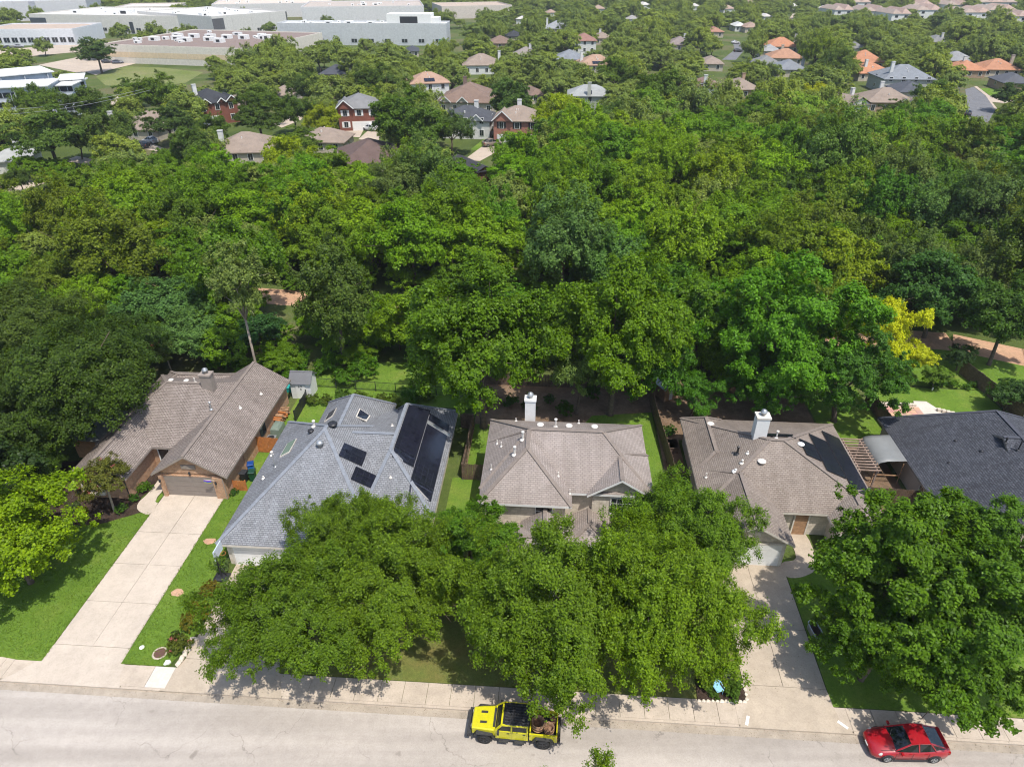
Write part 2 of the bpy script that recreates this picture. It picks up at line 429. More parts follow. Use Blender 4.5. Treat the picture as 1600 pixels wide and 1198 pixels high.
# ------------------------------------------------------------------ mesh building
class MB:
    def __init__(self):
        self.v = []
        self.f = []
        self.m = []
    def face(self, pts, mi=0):
        i = len(self.v)
        self.v.extend([tuple(p) for p in pts])
        self.f.append(tuple(range(i, i + len(pts))))
        self.m.append(mi)
    def box(self, x0, x1, y0, y1, z0, z1, mi=0):
        p = [(x0, y0, z0), (x1, y0, z0), (x1, y1, z0), (x0, y1, z0), (x0, y0, z1), (x1, y0, z1), (x1, y1, z1), (x0, y1, z1)]
        for q in ((0, 3, 2, 1), (4, 5, 6, 7), (0, 1, 5, 4), (1, 2, 6, 5), (2, 3, 7, 6), (3, 0, 4, 7)):
            self.face([p[k] for k in q], mi)
        return self
    def obox(self, c, ax, ay, az, mi=0):
        """box with centre c and half-axes ax, ay, az"""
        c, ax, ay, az = Vector(c), Vector(ax), Vector(ay), Vector(az)
        p = [c + ax * a + ay * b + az * d for d in (-1, 1) for a, b in ((-1, -1), (1, -1), (1, 1), (-1, 1))]
        for q in ((0, 3, 2, 1), (4, 5, 6, 7), (0, 1, 5, 4), (1, 2, 6, 5), (2, 3, 7, 6), (3, 0, 4, 7)):
            self.face([p[k] for k in q], mi)
        return self
    def bar(self, a, b, w, h=None, mi=0):
        a, b = Vector(a), Vector(b)
        d = b - a
        L = d.length
        d.normalize()
        up = Vector((0, 0, 1)) if abs(d.z) < 0.95 else Vector((1, 0, 0))
        s = d.cross(up).normalized()
        t = s.cross(d)
        return self.obox((a + b) / 2, d * (L / 2), s * (w / 2), t * ((h or w) / 2), mi)
    def tube(self, pts, rad, n=8, mi=0, cap=True):
        pts = [Vector(p) for p in pts]
        rings = []
        for i, p in enumerate(pts):
            d = (pts[min(i + 1, len(pts) - 1)] - pts[max(i - 1, 0)]).normalized()
            up = Vector((0, 0, 1)) if abs(d.z) < 0.9 else Vector((1, 0, 0))
            s = d.cross(up).normalized()
            t = s.cross(d)
            r = rad[i] if isinstance(rad, (list, tuple)) else rad
            rings.append([p + (s * math.cos(k * 2 * math.pi / n) + t * math.sin(k * 2 * math.pi / n)) * r for k in range(n)])
        b = len(self.v)
        for r in rings:
            self.v.extend([tuple(q) for q in r])
        for i in range(len(rings) - 1):
            for k in range(n):
                k2 = (k + 1) % n
                self.f.append((b + i * n + k, b + i * n + k2, b + (i + 1) * n + k2, b + (i + 1) * n + k))
                self.m.append(mi)
        if cap:
            self.f.append(tuple(b + k for k in range(n))[::-1]); self.m.append(mi)
            self.f.append(tuple(b + (len(rings) - 1) * n + k for k in range(n))); self.m.append(mi)
        return self
    def lathe(self, prof, n=16, c=(0, 0, 0), mi=0):
        b = len(self.v)
        for r, z in prof:
            for k in range(n):
                a = 2 * math.pi * k / n
                self.v.append((c[0] + r * math.cos(a), c[1] + r * math.sin(a), c[2] + z))
        for i in range(len(prof) - 1):
            for k in range(n):
                k2 = (k + 1) % n
                self.f.append((b + i * n + k, b + i * n + k2, b + (i + 1) * n + k2, b + (i + 1) * n + k))
                self.m.append(mi)
        self.f.append(tuple(b + k for k in range(n))[::-1]); self.m.append(mi)
        self.f.append(tuple(b + (len(prof) - 1) * n + k for k in range(n))); self.m.append(mi)
        return self
    def loft(self, rings, mi=0, cap=True):
        b = len(self.v)
        n = len(rings[0])
        for r in rings:
            self.v.extend([tuple(q) for q in r])
        for i in range(len(rings) - 1):
            for k in range(n):
                k2 = (k + 1) % n
                self.f.append((b + i * n + k, b + i * n + k2, b + (i + 1) * n + k2, b + (i + 1) * n + k))
                self.m.append(mi)
        if cap:
            self.f.append(tuple(b + k for k in range(n))[::-1]); self.m.append(mi)
            self.f.append(tuple(b + (len(rings) - 1) * n + k for k in range(n))); self.m.append(mi)
        return self
    def prism(self, poly, z0, z1, mi=0):
        """vertical prism over a polygon given counter-clockwise"""
        a = sum(p[0] * q[1] - q[0] * p[1] for p, q in zip(poly, poly[1:] + poly[:1]))
        if a < 0:
            poly = poly[::-1]
        self.face([(x, y, z1) for x, y in poly], mi)
        self.face([(x, y, z0) for x, y in poly[::-1]], mi)
        for p, q in zip(poly, poly[1:] + poly[:1]):
            self.face([(p[0], p[1], z0), (q[0], q[1], z0), (q[0], q[1], z1), (p[0], p[1], z1)], mi)
        return self
    def mesh(self, name, mats, smooth=False, uv=True):
        me = bpy.data.meshes.new(name)
        me.from_pydata(self.v, [], self.f)
        if not isinstance(mats, (list, tuple)):
            mats = [mats]
        for m in mats:
            me.materials.append(M[m] if isinstance(m, str) else m)
        if len(mats) > 1:
            me.polygons.foreach_set('material_index', self.m)
        if smooth:
            me.polygons.foreach_set('use_smooth', [True] * len(self.f))
        if uv:
            lay = me.uv_layers.new(name='UVMap')
            co = []
            for poly in me.polygons:
                n = poly.normal
                if abs(n.z) > 0.999:
                    t = Vector((1, 0, 0))
                else:
                    t = Vector((-n.y, n.x, 0)).normalized()
                b = n.cross(t)
                for li in poly.loop_indices:
                    p = me.vertices[me.loops[li].vertex_index].co
                    co.extend((p.dot(t), p.dot(b)))
            lay.data.foreach_set('uv', co)
        me.update()
        return me
    def build(self, name, mats, parent=None, smooth=False, **kw):
        return link(name, self.mesh(name, mats, smooth), parent, **kw)

def link(name, data, parent=None, loc=None, rz=None, color=None):
    o = bpy.data.objects.new(name, data)
    COL.objects.link(o)
    if parent is not None:
        o.parent = parent
    if loc is not None:
        o.location = loc
    if rz is not None:
        o.rotation_euler = (0, 0, rz)
    if color is not None:
        o.color = (*color, 1)
    return o

def tag(o, label=None, cat=None, group=None, kind=None):
    if label: o['label'] = label
    if cat: o['category'] = cat
    if group: o['group'] = group
    if kind: o['kind'] = kind
    return o

def thing(name, label, cat, loc, rz=0.0, group=None):
    o = link(name, None, None, loc, rz)
    o.empty_display_size = 0.5
    return tag(o, label, cat, group)

def sthing(name, label, cat, u, v, z=0.1, rz=0.0, group=None):
    """thing standing in the street frame"""
    x, y = S(u, v)
    return thing(name, label, cat, (x, y, z), TH + rz, group)

def one(name, mb, mats, label, cat, loc=(0, 0, 0), rz=0.0, group=None, smooth=False, color=None):
    o = mb.build(name, mats, None, smooth, loc=loc, rz=rz, color=color)
    return tag(o, label, cat, group)

def structure(name, mb, mats, parent=None):
    o = mb.build(name, mats, parent)
    if parent is None:
        o['kind'] = 'structure'
    return o

def copy_tree(o, parent=None):
    c = o.copy()
    COL.objects.link(c)
    if parent is not None:
        c.parent = parent
    for ch in o.children:
        copy_tree(ch, c)
    return c

# ------------------------------------------------------------------ ground, street, pavements
def uvpoly(pts):
    return [S(u, v) for u, v in pts]

def smooth_poly(pts, n=4):
    out = []
    k = len(pts)
    for i in range(k):
        p0, p1, p2, p3 = (Vector(pts[(i + j) % k]) for j in (-1, 0, 1, 2))
        for q in range(n):
            t = q / n
            p = .5 * ((2 * p1) + (p2 - p0) * t + (2 * p0 - 5 * p1 + 4 * p2 - p3) * t * t + (3 * p1 - p0 - 3 * p2 + p3) * t ** 3)
            out.append((p.x, p.y))
    return out

def sheet(name, pts, z, mat, uvf=True, parent=None, th=None):
    mb = MB()
    if name in ('garden_path', 'flower_bed'):
        pts = smooth_poly(pts)
    p = uvpoly(pts) if uvf else pts
    a = sum(q[0] * r[1] - r[0] * q[1] for q, r in zip(p, p[1:] + p[:1]))
    if a < 0:
        p = p[::-1]
    if th:
        mb.prism(p, z - th, z)
    else:
        mb.face([(x, y, z) for x, y in p])
    return structure(name, mb, mat, parent)

sheet('ground', [(-1950, 0.15), (1800, 0.15), (1800, 3000), (-1950, 3000)], 0.10, 'ground')
sheet('ground', [(-1950, -9.3), (1800, -9.3), (1800, -650), (-1950, -650)], 0.10, 'ground')
street = sheet('street', [(-400, -9.3), (400, -9.3), (400, 0.16), (-400, 0.16)], 0.0, 'street')
sheet('gutter', [(-400, -0.52), (400, -0.52), (400, 0.02), (-400, 0.02)], 0.006, 'gutter')

# kerb stones, cut where the driveways drop
APRONS_C = [(-33.3, -25.2), (-22.3, -14.6), (13.9, 20.7)]
kerb = structure('kerb', MB().box(-80, -78, 0, 0.16, -0.05, 0.13), 'walk')
kerb.location = (OX, OY, 0)
kerb.rotation_euler = (0, 0, TH)
def in_apron(a, b):
    return any(a < q and b > p for p, q in APRONS_C)
cuts = sorted([-78.0] + [c for p in APRONS_C for c in p] + [70.0])
for a, b in zip(cuts[::2], cuts[1::2]):
    u = a
    while u < b - 0.05:
        e = min(u + 3.0, b)
        MB().box(u + 0.006, e - 0.006, 0.0, 0.16, -0.05, 0.13).build('kerb_stone', 'walk', kerb)
        u = e
walk = structure('sidewalk', MB().box(-80, -78, 0.17, 1.7, 0.0, 0.14), 'walk')
walk.location = (OX, OY, 0)
walk.rotation_euler = (0, 0, TH)
rnd = random.Random(5)
for a, b in zip(cuts[::2], cuts[1::2]):
    u = a
    while u < b - 0.05:
        e = min(u + 1.52, b)
        if b - e < 0.5:
            e = b
        new = -24.8 < u < -22.0
        MB().box(u + 0.012, e - 0.012, 0.17, 1.68, 0.0, 0.14 + rnd.uniform(-.004, .006)).build('sidewalk_slab', 'walk_new' if new else 'walk', walk)
        u = e

for p_, q_ in APRONS_C:
    MB().box(p_, q_, 0.165, 1.685, 0.0, 0.128).build('sidewalk_slab', 'walk', walk)

def drive(name, slabs, mat, apron=None):
    """driveway of separately poured slabs; slabs are polygons in the street frame"""
    mb = MB().prism([(p[0], p[1]) for p in apron], 0.02, 0.135)
    o = structure(name, mb, mat)
    o.location = (OX, OY, 0)
    o.rotation_euler = (0, 0, TH)
    r = random.Random(len(slabs))
    for s in slabs:
        MB().prism(s, 0.02, 0.145 + r.uniform(-.003, .006)).build('driveway_slab', mat, o)
    return o

def grid_slabs(u0, um, u1, vs, gap=0.014):
    out = []
    for a, b in zip(vs[:-1], vs[1:]):
        for p, q in ((u0, um), (um, u1)):
            if q - p > 0.05:
                out.append([(p + gap, a + gap), (q - gap, a + gap), (q - gap, b - gap), (p + gap, b - gap)])
    return out

drive('driveway', grid_slabs(-31.45, -28.75, -26.1, [2.9, 6.6, 10.2, 13.6, 18.3]), 'drive',
      [(-33.3, 0.0), (-25.2, 0.0), (-25.7, 1.0), (-26.1, 2.89), (-31.45, 2.89), (-31.9, 1.4), (-32.6, 0.6)])
drive('driveway', grid_slabs(-22.0, -18.8, -15.6, [2.4, 6.2, 10.7]), 'drive_d',
      [(-22.6, 0.0), (-14.6, 0.0), (-15.0, 1.0), (-15.6, 2.39), (-22.0, 2.39), (-22.2, 1.6)])
drive('driveway', grid_slabs(14.75, 17.25, 19.95, [2.9, 7.4, 13.6]), 'drive_d',
      [(13.9, 0.0), (20.7, 0.0), (20.1, 0.9), (19.95, 2.89), (14.75, 2.89), (14.7, 1.6), (14.3, 0.8)])

# lawns and planted ground
def arc(c, r, a0, a1, n=10):
    return [(c[0] + r * math.cos(math.radians(a0 + (a1 - a0) * k / n)), c[1] + r * math.sin(math.radians(a0 + (a1 - a0) * k / n))) for k in range(n + 1)]

sheet('lawn', [(-60, 1.72), (-34.6, 1.72), (-33.2, 1.55), (-31.47, 1.55), (-31.47, 15.9), (-32.6, 15.6), (-33.6, 15.0), (-35.0, 14.2), (-37.0, 13.9), (-38.8, 14.2), (-60, 14.5)], 0.150, 'lawn')
sheet('lawn', [(-26.08, 1.72), (-22.9, 1.72), (-22.5, 2.6), (-22.2, 4.0), (-22.3, 8.2), (-23.0, 10.5), (-23.0, 24.4), (-26.08, 24.4)], 0.150, 'lawn')
sheet('lawn', [(-15.4, 1.72), (-3.4, 1.72), (13.8, 1.72), (14.7, 2.9), (14.7, 12.4), (-15.4, 13.6)], 0.146, 'lawn_dry')
sheet('lawn', [(20.0, 1.72), (70, 1.72), (70, 14), (20.0, 14)], 0.146, 'lawn')
sheet('flower_bed', [(-44, 14.6), (-38.8, 14.2), (-37.0, 13.9), (-35.0, 14.2), (-33.6, 15.0), (-32.6, 15.6), (-32.2, 16.4), (-33.3, 17.6), (-32.6, 21.5), (-44, 21.5)], 0.156, 'mulch')
# curved front walk of the brick house
sheet('garden_path', [(-31.47, 15.6), (-32.2, 15.7), (-32.9, 16.2), (-33.15, 17.0), (-32.95, 18.2), (-32.85, 21.4), (-31.85, 21.4), (-31.85, 18.6), (-31.9, 17.6), (-31.6, 17.0), (-31.47, 16.9)], 0.17, 'drive')
sheet('lawn', [(-31.8, 17.1), (-31.5, 16.95), (-31.48, 17.9), (-31.8, 18.2)], 0.176, 'lawn')
sheet('lawn', [(-24.9, 24.6), (-23.0, 24.6), (-23.0, 26.5), (-19.9, 26.8), (-19.9, 33), (-6.2, 33), (-6.2, 42), (-24.9, 41.5)], 0.125, 'lawn')
sheet('lawn', [(-6.8, 13.5), (-3.2, 13.5), (-3.2, 23), (-3.2, 30.3), (-5.7, 30.3), (-5.7, 22), (-6.8, 22)], 0.14, 'lawn')
sheet('lawn', [(3.0, 24), (12.1, 24), (12.1, 33.5), (6.0, 32.5), (4.3, 29.5), (3.0, 28)], 0.135, 'lawn')
sheet('lawn', [(9.7, 13.5), (12.5, 13.5), (12.1, 24), (9.7, 24)], 0.135, 'lawn')
sheet('back_yard_soil', [(-5.8, 24), (3.0, 24), (3.0, 28), (4.3, 29.5), (6.0, 32.5), (12.1, 33.5), (12.1, 38), (-5.8, 38)], 0.118, 'dirt')
sheet('back_yard_soil', [(12.3, 24), (14.2, 24), (14.2, 29), (28.2, 29), (28.2, 40), (12.3, 40)], 0.12, 'dirt')
sheet('back_yard_soil', [(28.2, 18), (32.8, 18), (32.8, 29), (28.2, 29)], 0.12, 'dirt')
sheet('lawn', [(28.4, 29.2), (34.6, 29.2), (34.6, 40), (28.4, 40)], 0.13, 'lawn')
sheet('lawn', [(39.5, 32), (48.5, 33), (47.8, 40), (36, 40.2), (35.2, 37.4), (39.6, 37)], 0.13, 'lawn')
sheet('meadow', [(36, 41), (75, 38), (75, 46.0), (56, 46.6), (47, 49.8), (40, 48.5)], 0.125, 'lawn')
for (u, v, r, lab) in ((-25.1, 12.9, 0.42, 0), (-25.2, 7.7, 0.4, 0)):
    mb = MB()
    rr = random.Random(int(v * 10))
    mb.face([(*S(u + (r * 1.3) * math.cos(a) * rr.uniform(.75, 1.1), v + r * math.sin(a) * rr.uniform(.7, 1.1)), 0.158) for a in [k * math.pi / 8 for k in range(16)]])
    structure('bare_patch', mb, 'trail')

# gravel trail in the woodland
mb = MB()
tr = [(75, 40.5), (64, 44.3), (56.5, 47.7), (50, 51.0), (44, 51.6), (38, 51.0), (25, 51.5), (10, 53), (-10, 54.5), (-28, 57.2), (-40, 58.5), (-70, 60), (-110, 66)]
for (a, b) in zip(tr[:-1], tr[1:]):
    n = Vector((b[1] - a[1], a[0] - b[0])).normalized() * 2.3
    mb.face([(*S(a[0] + n.x, a[1] + n.y), 0.13), (*S(b[0] + n.x, b[1] + n.y), 0.13), (*S(b[0] - n.x, b[1] - n.y), 0.13), (*S(a[0] - n.x, a[1] - n.y), 0.13)][::-1])
structure('gravel_trail', mb, 'trail')

# ------------------------------------------------------------------ house kit
class House:
    def __init__(self, name, label, uc, vc, roof, wall, trim='trim', cap='cap'):
        self.uc, self.vc = uc, vc
        self.root = sthing(name, label, 'house', uc, vc, 0.1)
        self.blocks = []
        self.roof_mat, self.wall_mat, self.trim, self.cap = roof, wall, trim, cap
        self.k = 0
        self.wall_mb, self.roof_mb, self.cap_mb = MB(), MB(), MB()
    def L(self, u, v, z):
        return (u - self.uc, v - self.vc, z - 0.1)
    def block(self, u0, u1, v0, v1, ze, zr, axis='u', r0=0.0, r1=0.0, rm=None, ins=0.45, t=0.2, walls=True, base=0.1, caps=True, skip=False):
        self.k += 1
        sw = axis == 'v'
        if sw:
            u0, u1, v0, v1 = v0, v1, u0, u1
        vm = (v0 + v1) / 2 if rm is None else rm
        self.blocks.append((sw, u0, u1, v0, v1, ze, zr, r0, r1, vm))
        def X(p):
            return self.L(p[1], p[0], p[2]) if sw else self.L(*p)
        A, B, Cc, D = (u0, v0, ze), (u1, v0, ze), (u1, v1, ze), (u0, v1, ze)
        P, Q = (u0 + r0, vm, zr), (u1 - r1, vm, zr)
        fs = [[A, B, Q, P], [Cc, D, P, Q]]
        if r1 > 0: fs.append([B, Cc, Q])
        if r0 > 0: fs.append([D, A, P])
        edges = {}
        for f in fs:
            top = [X(p) for p in f]
            bot = [(a, b, c - t) for a, b, c in top]
            if sw:
                top, bot = top[::-1], bot[::-1]
            self.roof_mb.face(top, 0)
            self.roof_mb.face(bot[::-1], 1)
            for p, q in zip(top, top[1:] + top[:1]):
                edges.setdefault(frozenset((p, q)), []).append((p, q))
        for e in edges.values():
            if len(e) == 1 and e[0][0] != e[0][1]:
                p, q = e[0]
                self.roof_mb.face([p, (p[0], p[1], p[2] - t), (q[0], q[1], q[2] - t), q][::-1], 1)
        if caps:
            segs = [(P, Q)]
            if r0 > 0: segs += [(A, P), (D, P)]
            if r1 > 0 and not skip: segs += [(B, Q), (Cc, Q)]
            for p, q in segs:
                if (Vector(p) - Vector(q)).length > 0.3:
                    a, b = Vector(X(p)), Vector(X(q))
                    self.cap_mb.bar(a + Vector((0, 0, .012)), b + Vector((0, 0, .012)), 0.3, 0.05)
        if walls:
            e = ins + 0.003 * self.k
            pts = [(u0 + e, v0 + e), (u1 - e, v0 + e), (u1 - e, v1 - e), (u0 + e, v1 - e)]
            q = [X((a, b, 0))[:2] for a, b in pts]
            self.wall_mb.prism(q, base - 0.1, ze - t - 0.1 + 0.1)
            for end, r, uu in ((0, r0, u0 + e), (1, r1, u1 - e)):
                if r == 0:
                    zt = lambda v: ze - t + (zr - ze) * ((v - v0) / (vm - v0) if v < vm else (v1 - v) / (v1 - vm))
                    w = 0.25 if end == 0 else -0.25
                    prof = [(v0 + e, ze - t - 0.02), (v0 + e, zt(v0 + e)), (vm, zt(vm)), (v1 - e, zt(v1 - e)), (v1 - e, ze - t - 0.02)]
                    r_a = [X((uu, v, z)) for v, z in prof]
                    r_b = [X((uu + w, v, z)) for v, z in prof]
                    self.wall_mb.loft([r_a, r_b])
    def z(self, u, v):
        best = 0
        for sw, u0, u1, v0, v1, ze, zr, r0, r1, vm in self.blocks:
            a, b = (v, u) if sw else (u, v)
            if u0 <= a <= u1 and v0 <= b <= v1:
                h = zr - ze
                s = min((b - v0) / (vm - v0), (v1 - b) / (v1 - vm), 1.0)
                if r0 > 0: s = min(s, (a - u0) / r0)
                if r1 > 0: s = min(s, (u1 - a) / r1)
                best = max(best, ze + h * s)
        return best
    def finish(self):
        self.roof = self.roof_mb.build('roof', [self.roof_mat, self.trim], self.root)
        self.wall = self.wall_mb.build('wall', self.wall_mat, self.root)
        self.cap_mb.build('ridge_cap', self.cap, self.roof)
        return self
    def pipe(self, u, v, h, r=0.06, mat='pvc', capr=0.0):
        z = self.z(u, v)
        mb = MB().tube([self.L(u, v, z - 0.1), self.L(u, v, z + h)], r, 8)
        mb.lathe([(r * 3, -0.02), (r * 2.2, 0.06), (r, 0.1)], 10, self.L(u, v, z))
        if capr:
            mb.lathe([(capr, 0), (capr, 0.09), (0.02, 0.16)], 10, self.L(u, v, z + h - 0.05))
        return mb.build('vent_pipe', mat, self.roof)
    def turtle(self, u, v, r=0.3, mat='pvc', h=0.22):
        z = self.z(u, v)
        return MB().lathe([(r * 0.6, -0.1), (r * 0.6, h * .6), (r, h * .62), (r * 0.95, h * .9), (r * .5, h * 1.15), (0.02, h * 1.2)], 14, self.L(u, v, z)).build('roof_vent', mat, self.roof, True)
    def patch(self, name, pts, mat, h0=0.03, h1=0.1, parent=None, edge=None):
        """flat box that follows the roof plane over a plan quad"""
        lo = [self.L(u, v, self.z(u, v) + h0) for u, v in pts]
        hi = [self.L(u, v, self.z(u, v) + h1) for u, v in pts]
        mb = MB()
        mb.loft([lo, hi])
        return mb.build(name, [mat], parent or self.roof)
    def chimney(self, u, v, w, d, z0, z1, mat, cap='white', pot='grey_metal', label=None):
        x, y, _ = self.L(u, v, 0)
        o = MB().box(x - w / 2, x + w / 2, y - d / 2, y + d / 2, z0 - .1, z1 - .1).build('chimney', mat, self.root)
        MB().box(x - w / 2 - .06, x + w / 2 + .06, y - d / 2 - .06, y + d / 2 + .06, z1 - .1, z1 + .06).build('chimney_cap', cap, o)
        MB().lathe([(.16, 0), (.16, .25), (.27, .26), (.27, .4), (.2, .42), (.22, .5), (.03, .58)], 12, (x, y, z1 + .05)).build('flue', pot, o, True)
        return o
    def window(self, wall, a, b, z0, z1, at, frame='white', grid=(2, 2)):
        """window on a wall: wall 'f' faces the street (at = v), 'r' faces +u, 'l' faces -u (at = u)"""
        def p(s, d, z):
            if wall == 'f': return self.L(s, at - d, z)
            if wall == 'b': return self.L(s, at + d, z)
            if wall == 'r': return self.L(at + d, s, z)
            return self.L(at - d, s, z)
        def bx(mb, s0, s1, zz0, zz1, d0, d1):
            q = [p(s0, d0, zz0), p(s1, d1, zz1)]
            lo = [min(q[0][i], q[1][i]) for i in range(3)]
            hi = [max(q[0][i], q[1][i]) for i in range(3)]
            mb.box(lo[0], hi[0], lo[1], hi[1], lo[2], hi[2])
        fr = MB()
        for s0, s1, y0, y1 in ((a - .07, a, z0 - .07, z1 + .07), (b, b + .07, z0 - .07, z1 + .07), (a, b, z0 - .09, z0), (a, b, z1, z1 + .07)):
            bx(fr, s0, s1, y0, y1, -0.05, 0.05)
        for i in range(1, grid[0]):
            s = a + (b - a) * i / grid[0]
            bx(fr, s - .018, s + .018, z0, z1, 0.004, 0.025)
        for j in range(1, grid[1]):
            s = z0 + (z1 - z0) * j / grid[1]
            bx(fr, a, b, s - .018, s + .018, 0.006, 0.027)
        w = fr.build('window', frame, self.root)
        g = MB()
        bx(g, a, b, z0, z1, -0.03, 0.012)
        g.build('pane', 'glass', w)
        return w
    def garage(self, a, b, z1, at, mat='garage', rows=4, frame='trim_light'):
        """sectional garage door set back a little in the front wall"""
        fr = MB()
        x0, y, _ = self.L(a, at, 0)
        x1 = self.L(b, at, 0)[0]
        fr.box(x0 - .14, x0, y - .05, y + .1, 0, z1 + .1)
        fr.box(x1, x1 + .14, y - .05, y + .1, 0, z1 + .1)
        fr.box(x0, x1, y - .05, y + .1, z1 - .02, z1 + .1)
        d = fr.build('garage_door', frame, self.root)
        h = z1 / rows
        for k in range(rows):
            MB().box(x0, x1, y - .035, y + .06, k * h + .008, (k + 1) * h - .012).build('door_panel', mat, d)
        return d
    def solar(self, u0, u1, v0, v1, nu, nv, parent=None):
        """grid of solar modules over a plan rectangle on the roof"""
        for i in range(nu):
            for j in range(nv):
                a, b = u0 + (u1 - u0) * i / nu + .012, u0 + (u1 - u0) * (i + 1) / nu - .012
                c, d = v0 + (v1 - v0) * j / nv + .012, v0 + (v1 - v0) * (j + 1) / nv - .012
                self.patch('solar_panel', [(a, c), (b, c), (b, d), (a, d)], 'solar', 0.07, 0.115)

def SPX(x, y, z):
    return W2S(*gp(x, y, z))

# ---- house with brown shingles and orange brick, left
A = House('brick_house', 'orange brick one storey house with brown shingle roof and long pale driveway', -32, 25, 'roof_a', 'brick')
A.block(-38.8, -25.12, 21.3, 33.3, 2.7, 5.75, 'u', 4.4, 5.9, skip=True)
A.block(-31.8, -25.2, 17.7, 33.2, 2.7, 4.75, 'v', 0, 0)
A.block(-38.7, -33.55, 16.9, 27.0, 2.72, 4.25, 'v', 0, 1.5)
A.block(-38.3, -31.0, 29.0, 34.1, 2.66, 4.0, 'u', 2.4, 2.4)
A.finish()
A.chimney(-30.3, 27.2, 1.0, 0.8, 4.5, 6.8, 'trim', 'trim')
A.turtle(-32.9, 28.0, .26); A.turtle(-34.4, 28.0, .26)
A.pipe(-29.3, 24.9, 0.75, .06, 'grey_metal', .12)
A.pipe(-32.0, 27.9, 0.5)
A.pipe(-27.2, 26.1, 0.25); A.pipe(-26.5, 29.2, .2)
A.garage(-31.05, -26.6, 2.2, 18.12, 'garage', 4, 'brick')
# pilasters either side of the garage, louvre and lamps
for a, b in ((-31.33, -31.02), (-26.62, -25.68)):
    MB().box(*[A.L(a, 0, 0)[0], A.L(b, 0, 0)[0]], A.L(0, 17.85, 0)[1], A.L(0, 18.18, 0)[1], 0, 2.35).build('pilaster', 'brick', A.root)
lv = MB().prism([(A.L(-29.2, 0, 0)[0], A.L(0, 18.1, 0)[1]), (A.L(-27.95, 0, 0)[0], A.L(0, 18.1, 0)[1]), (A.L(-27.95, 0, 0)[0], A.L(0, 18.18, 0)[1]), (A.L(-29.2, 0, 0)[0], A.L(0, 18.18, 0)[1])], 3.0, 3.42).build('gable_louvre', 'trim', A.root)
for k in range(5):
    y0 = A.L(0, 18.07, 0)[1]
    MB().box(A.L(-29.16, 0, 0)[0], A.L(-27.99, 0, 0)[0], y0, y0 + .04, 3.03 + k * .078, 3.08 + k * .078).build('slat', 'trim', lv)
for u in (-31.18, -28.55, -26.3):
    zz = 1.75 if u != -28.55 else 2.45
    x, y, _ = A.L(u, 17.8 if u != -28.55 else 18.1, 0)
    MB().lathe([(.05, 0), (.09, .05), (.09, .25), (.03, .33)], 8, (x, y - .1, zz)).build('wall_lamp', 'black_metal', A.root)
A.window('r', 25.6, 26.7, 1.0, 2.2, -25.56, 'black_metal')
A.window('f', -38.0, -36.2, 0.75, 2.15, 17.36, 'trim_light', (3, 2))
# bay sill and stone band under the front window
MB().box(A.L(-38.1, 0, 0)[0], A.L(-36.1, 0, 0)[0], A.L(0, 17.15, 0)[1], A.L(0, 17.4, 0)[1], .45, .62).build('window_sill', 'stone', A.root)
# arched entry
dr = MB()
x0, y0, _ = A.L(-33.35, 21.72, 0)
dr.box(x0, x0 + 0.95, y0 - .04, y0 + .05, 0.05, 2.15)
door = dr.build('front_door', 'glass', A.root)
MB().box(x0 - .1, x0 - .01, y0 - .07, y0 + .05, 0.03, 2.25).box(x0 + .96, x0 + 1.05, y0 - .07, y0 + .05, 0.03, 2.25).box(x0 - .1, x0 + 1.05, y0 - .07, y0 + .05, 2.26, 2.36).build('door_frame', 'white', door)
MB().tube([A.L(-25.72, 17.85, 0.15), A.L(-25.72, 17.85, 2.5)], .045, 6).build('downpipe', 'trim', A.root)
MB().tube([A.L(-34.05, 17.3, 0.15), A.L(-34.05, 17.3, 2.5)], .045, 6).build('downpipe', 'black_metal', A.root)

# ---- house with blue-grey roof and solar panels
B = House('solar_house', 'one storey house with blue grey roof and large black solar arrays', -15, 20, 'roof_b', 'stone', 'trim_light', 'cap_b')
B.block(-22.85, -10.5, 10.3, 26.1, 2.6, 6.3, 'v', 9.9, 5.4, -17.0)
B.block(-12.9, -7.1, 14.2, 28.9, 2.58, 5.55, 'v', 4.6, 3.4, -11.2)
B.block(-17.0, -11.2, 15.5, 28.8, 2.62, 5.2, 'u', 0, 0, 21.4, walls=False)
B.block(-19.95, -13.3, 20.0, 29.6, 2.64, 5.35, 'v', 0, 2.6, -16.5)
B.finish()
B.solar(-11.0, -9.3, 18.2, 26.4, 1, 8)
B.solar(-9.26, -7.5, 25.0, 26.0, 1, 1)
B.solar(-9.26, -7.5, 15.6, 24.4, 1, 8)
B.patch('rail', [(-9.26, 24.45), (-7.3, 24.45), (-7.3, 24.95), (-9.26, 24.95)], 'grey_metal', .01, .03)
B.solar(-15.3, -13.5, 17.9, 19.6, 1, 2)
B.solar(-13.9, -12.3, 16.0, 17.6, 1, 2)
for (u, v, w, h, m) in ((-18.5, 25.7, .75, 1.1, 'solar'), (-15.2, 25.0, .75, 1.1, 'solar'), (-20.5, 20.2, 0.8, 1.7, 'glass_green')):
    sk = B.patch('skylight', [(u - w / 2 - .08, v - h / 2 - .08), (u + w / 2 + .08, v - h / 2 - .08), (u + w / 2 + .08, v + h / 2 + .08), (u - w / 2 - .08, v + h / 2 + .08)], 'trim_light', .0, .12)
    B.patch('pane', [(u - w / 2, v - h / 2), (u + w / 2, v - h / 2), (u + w / 2, v + h / 2), (u - w / 2, v + h / 2)], m, .05, .16, sk)
B.pipe(-18.6, 21.9, .55, .09, 'pvc', .14)
B.pipe(-20.9, 18.0, 1.3, .05, 'grey_metal')
B.pipe(-21.6, 17.0, .25, .06, 'pvc'); B.pipe(-22.3, 20.6, .35, .07, 'pvc', .13)
B.turtle(-17.0, 18.6, .32, 'grey_metal', .5)
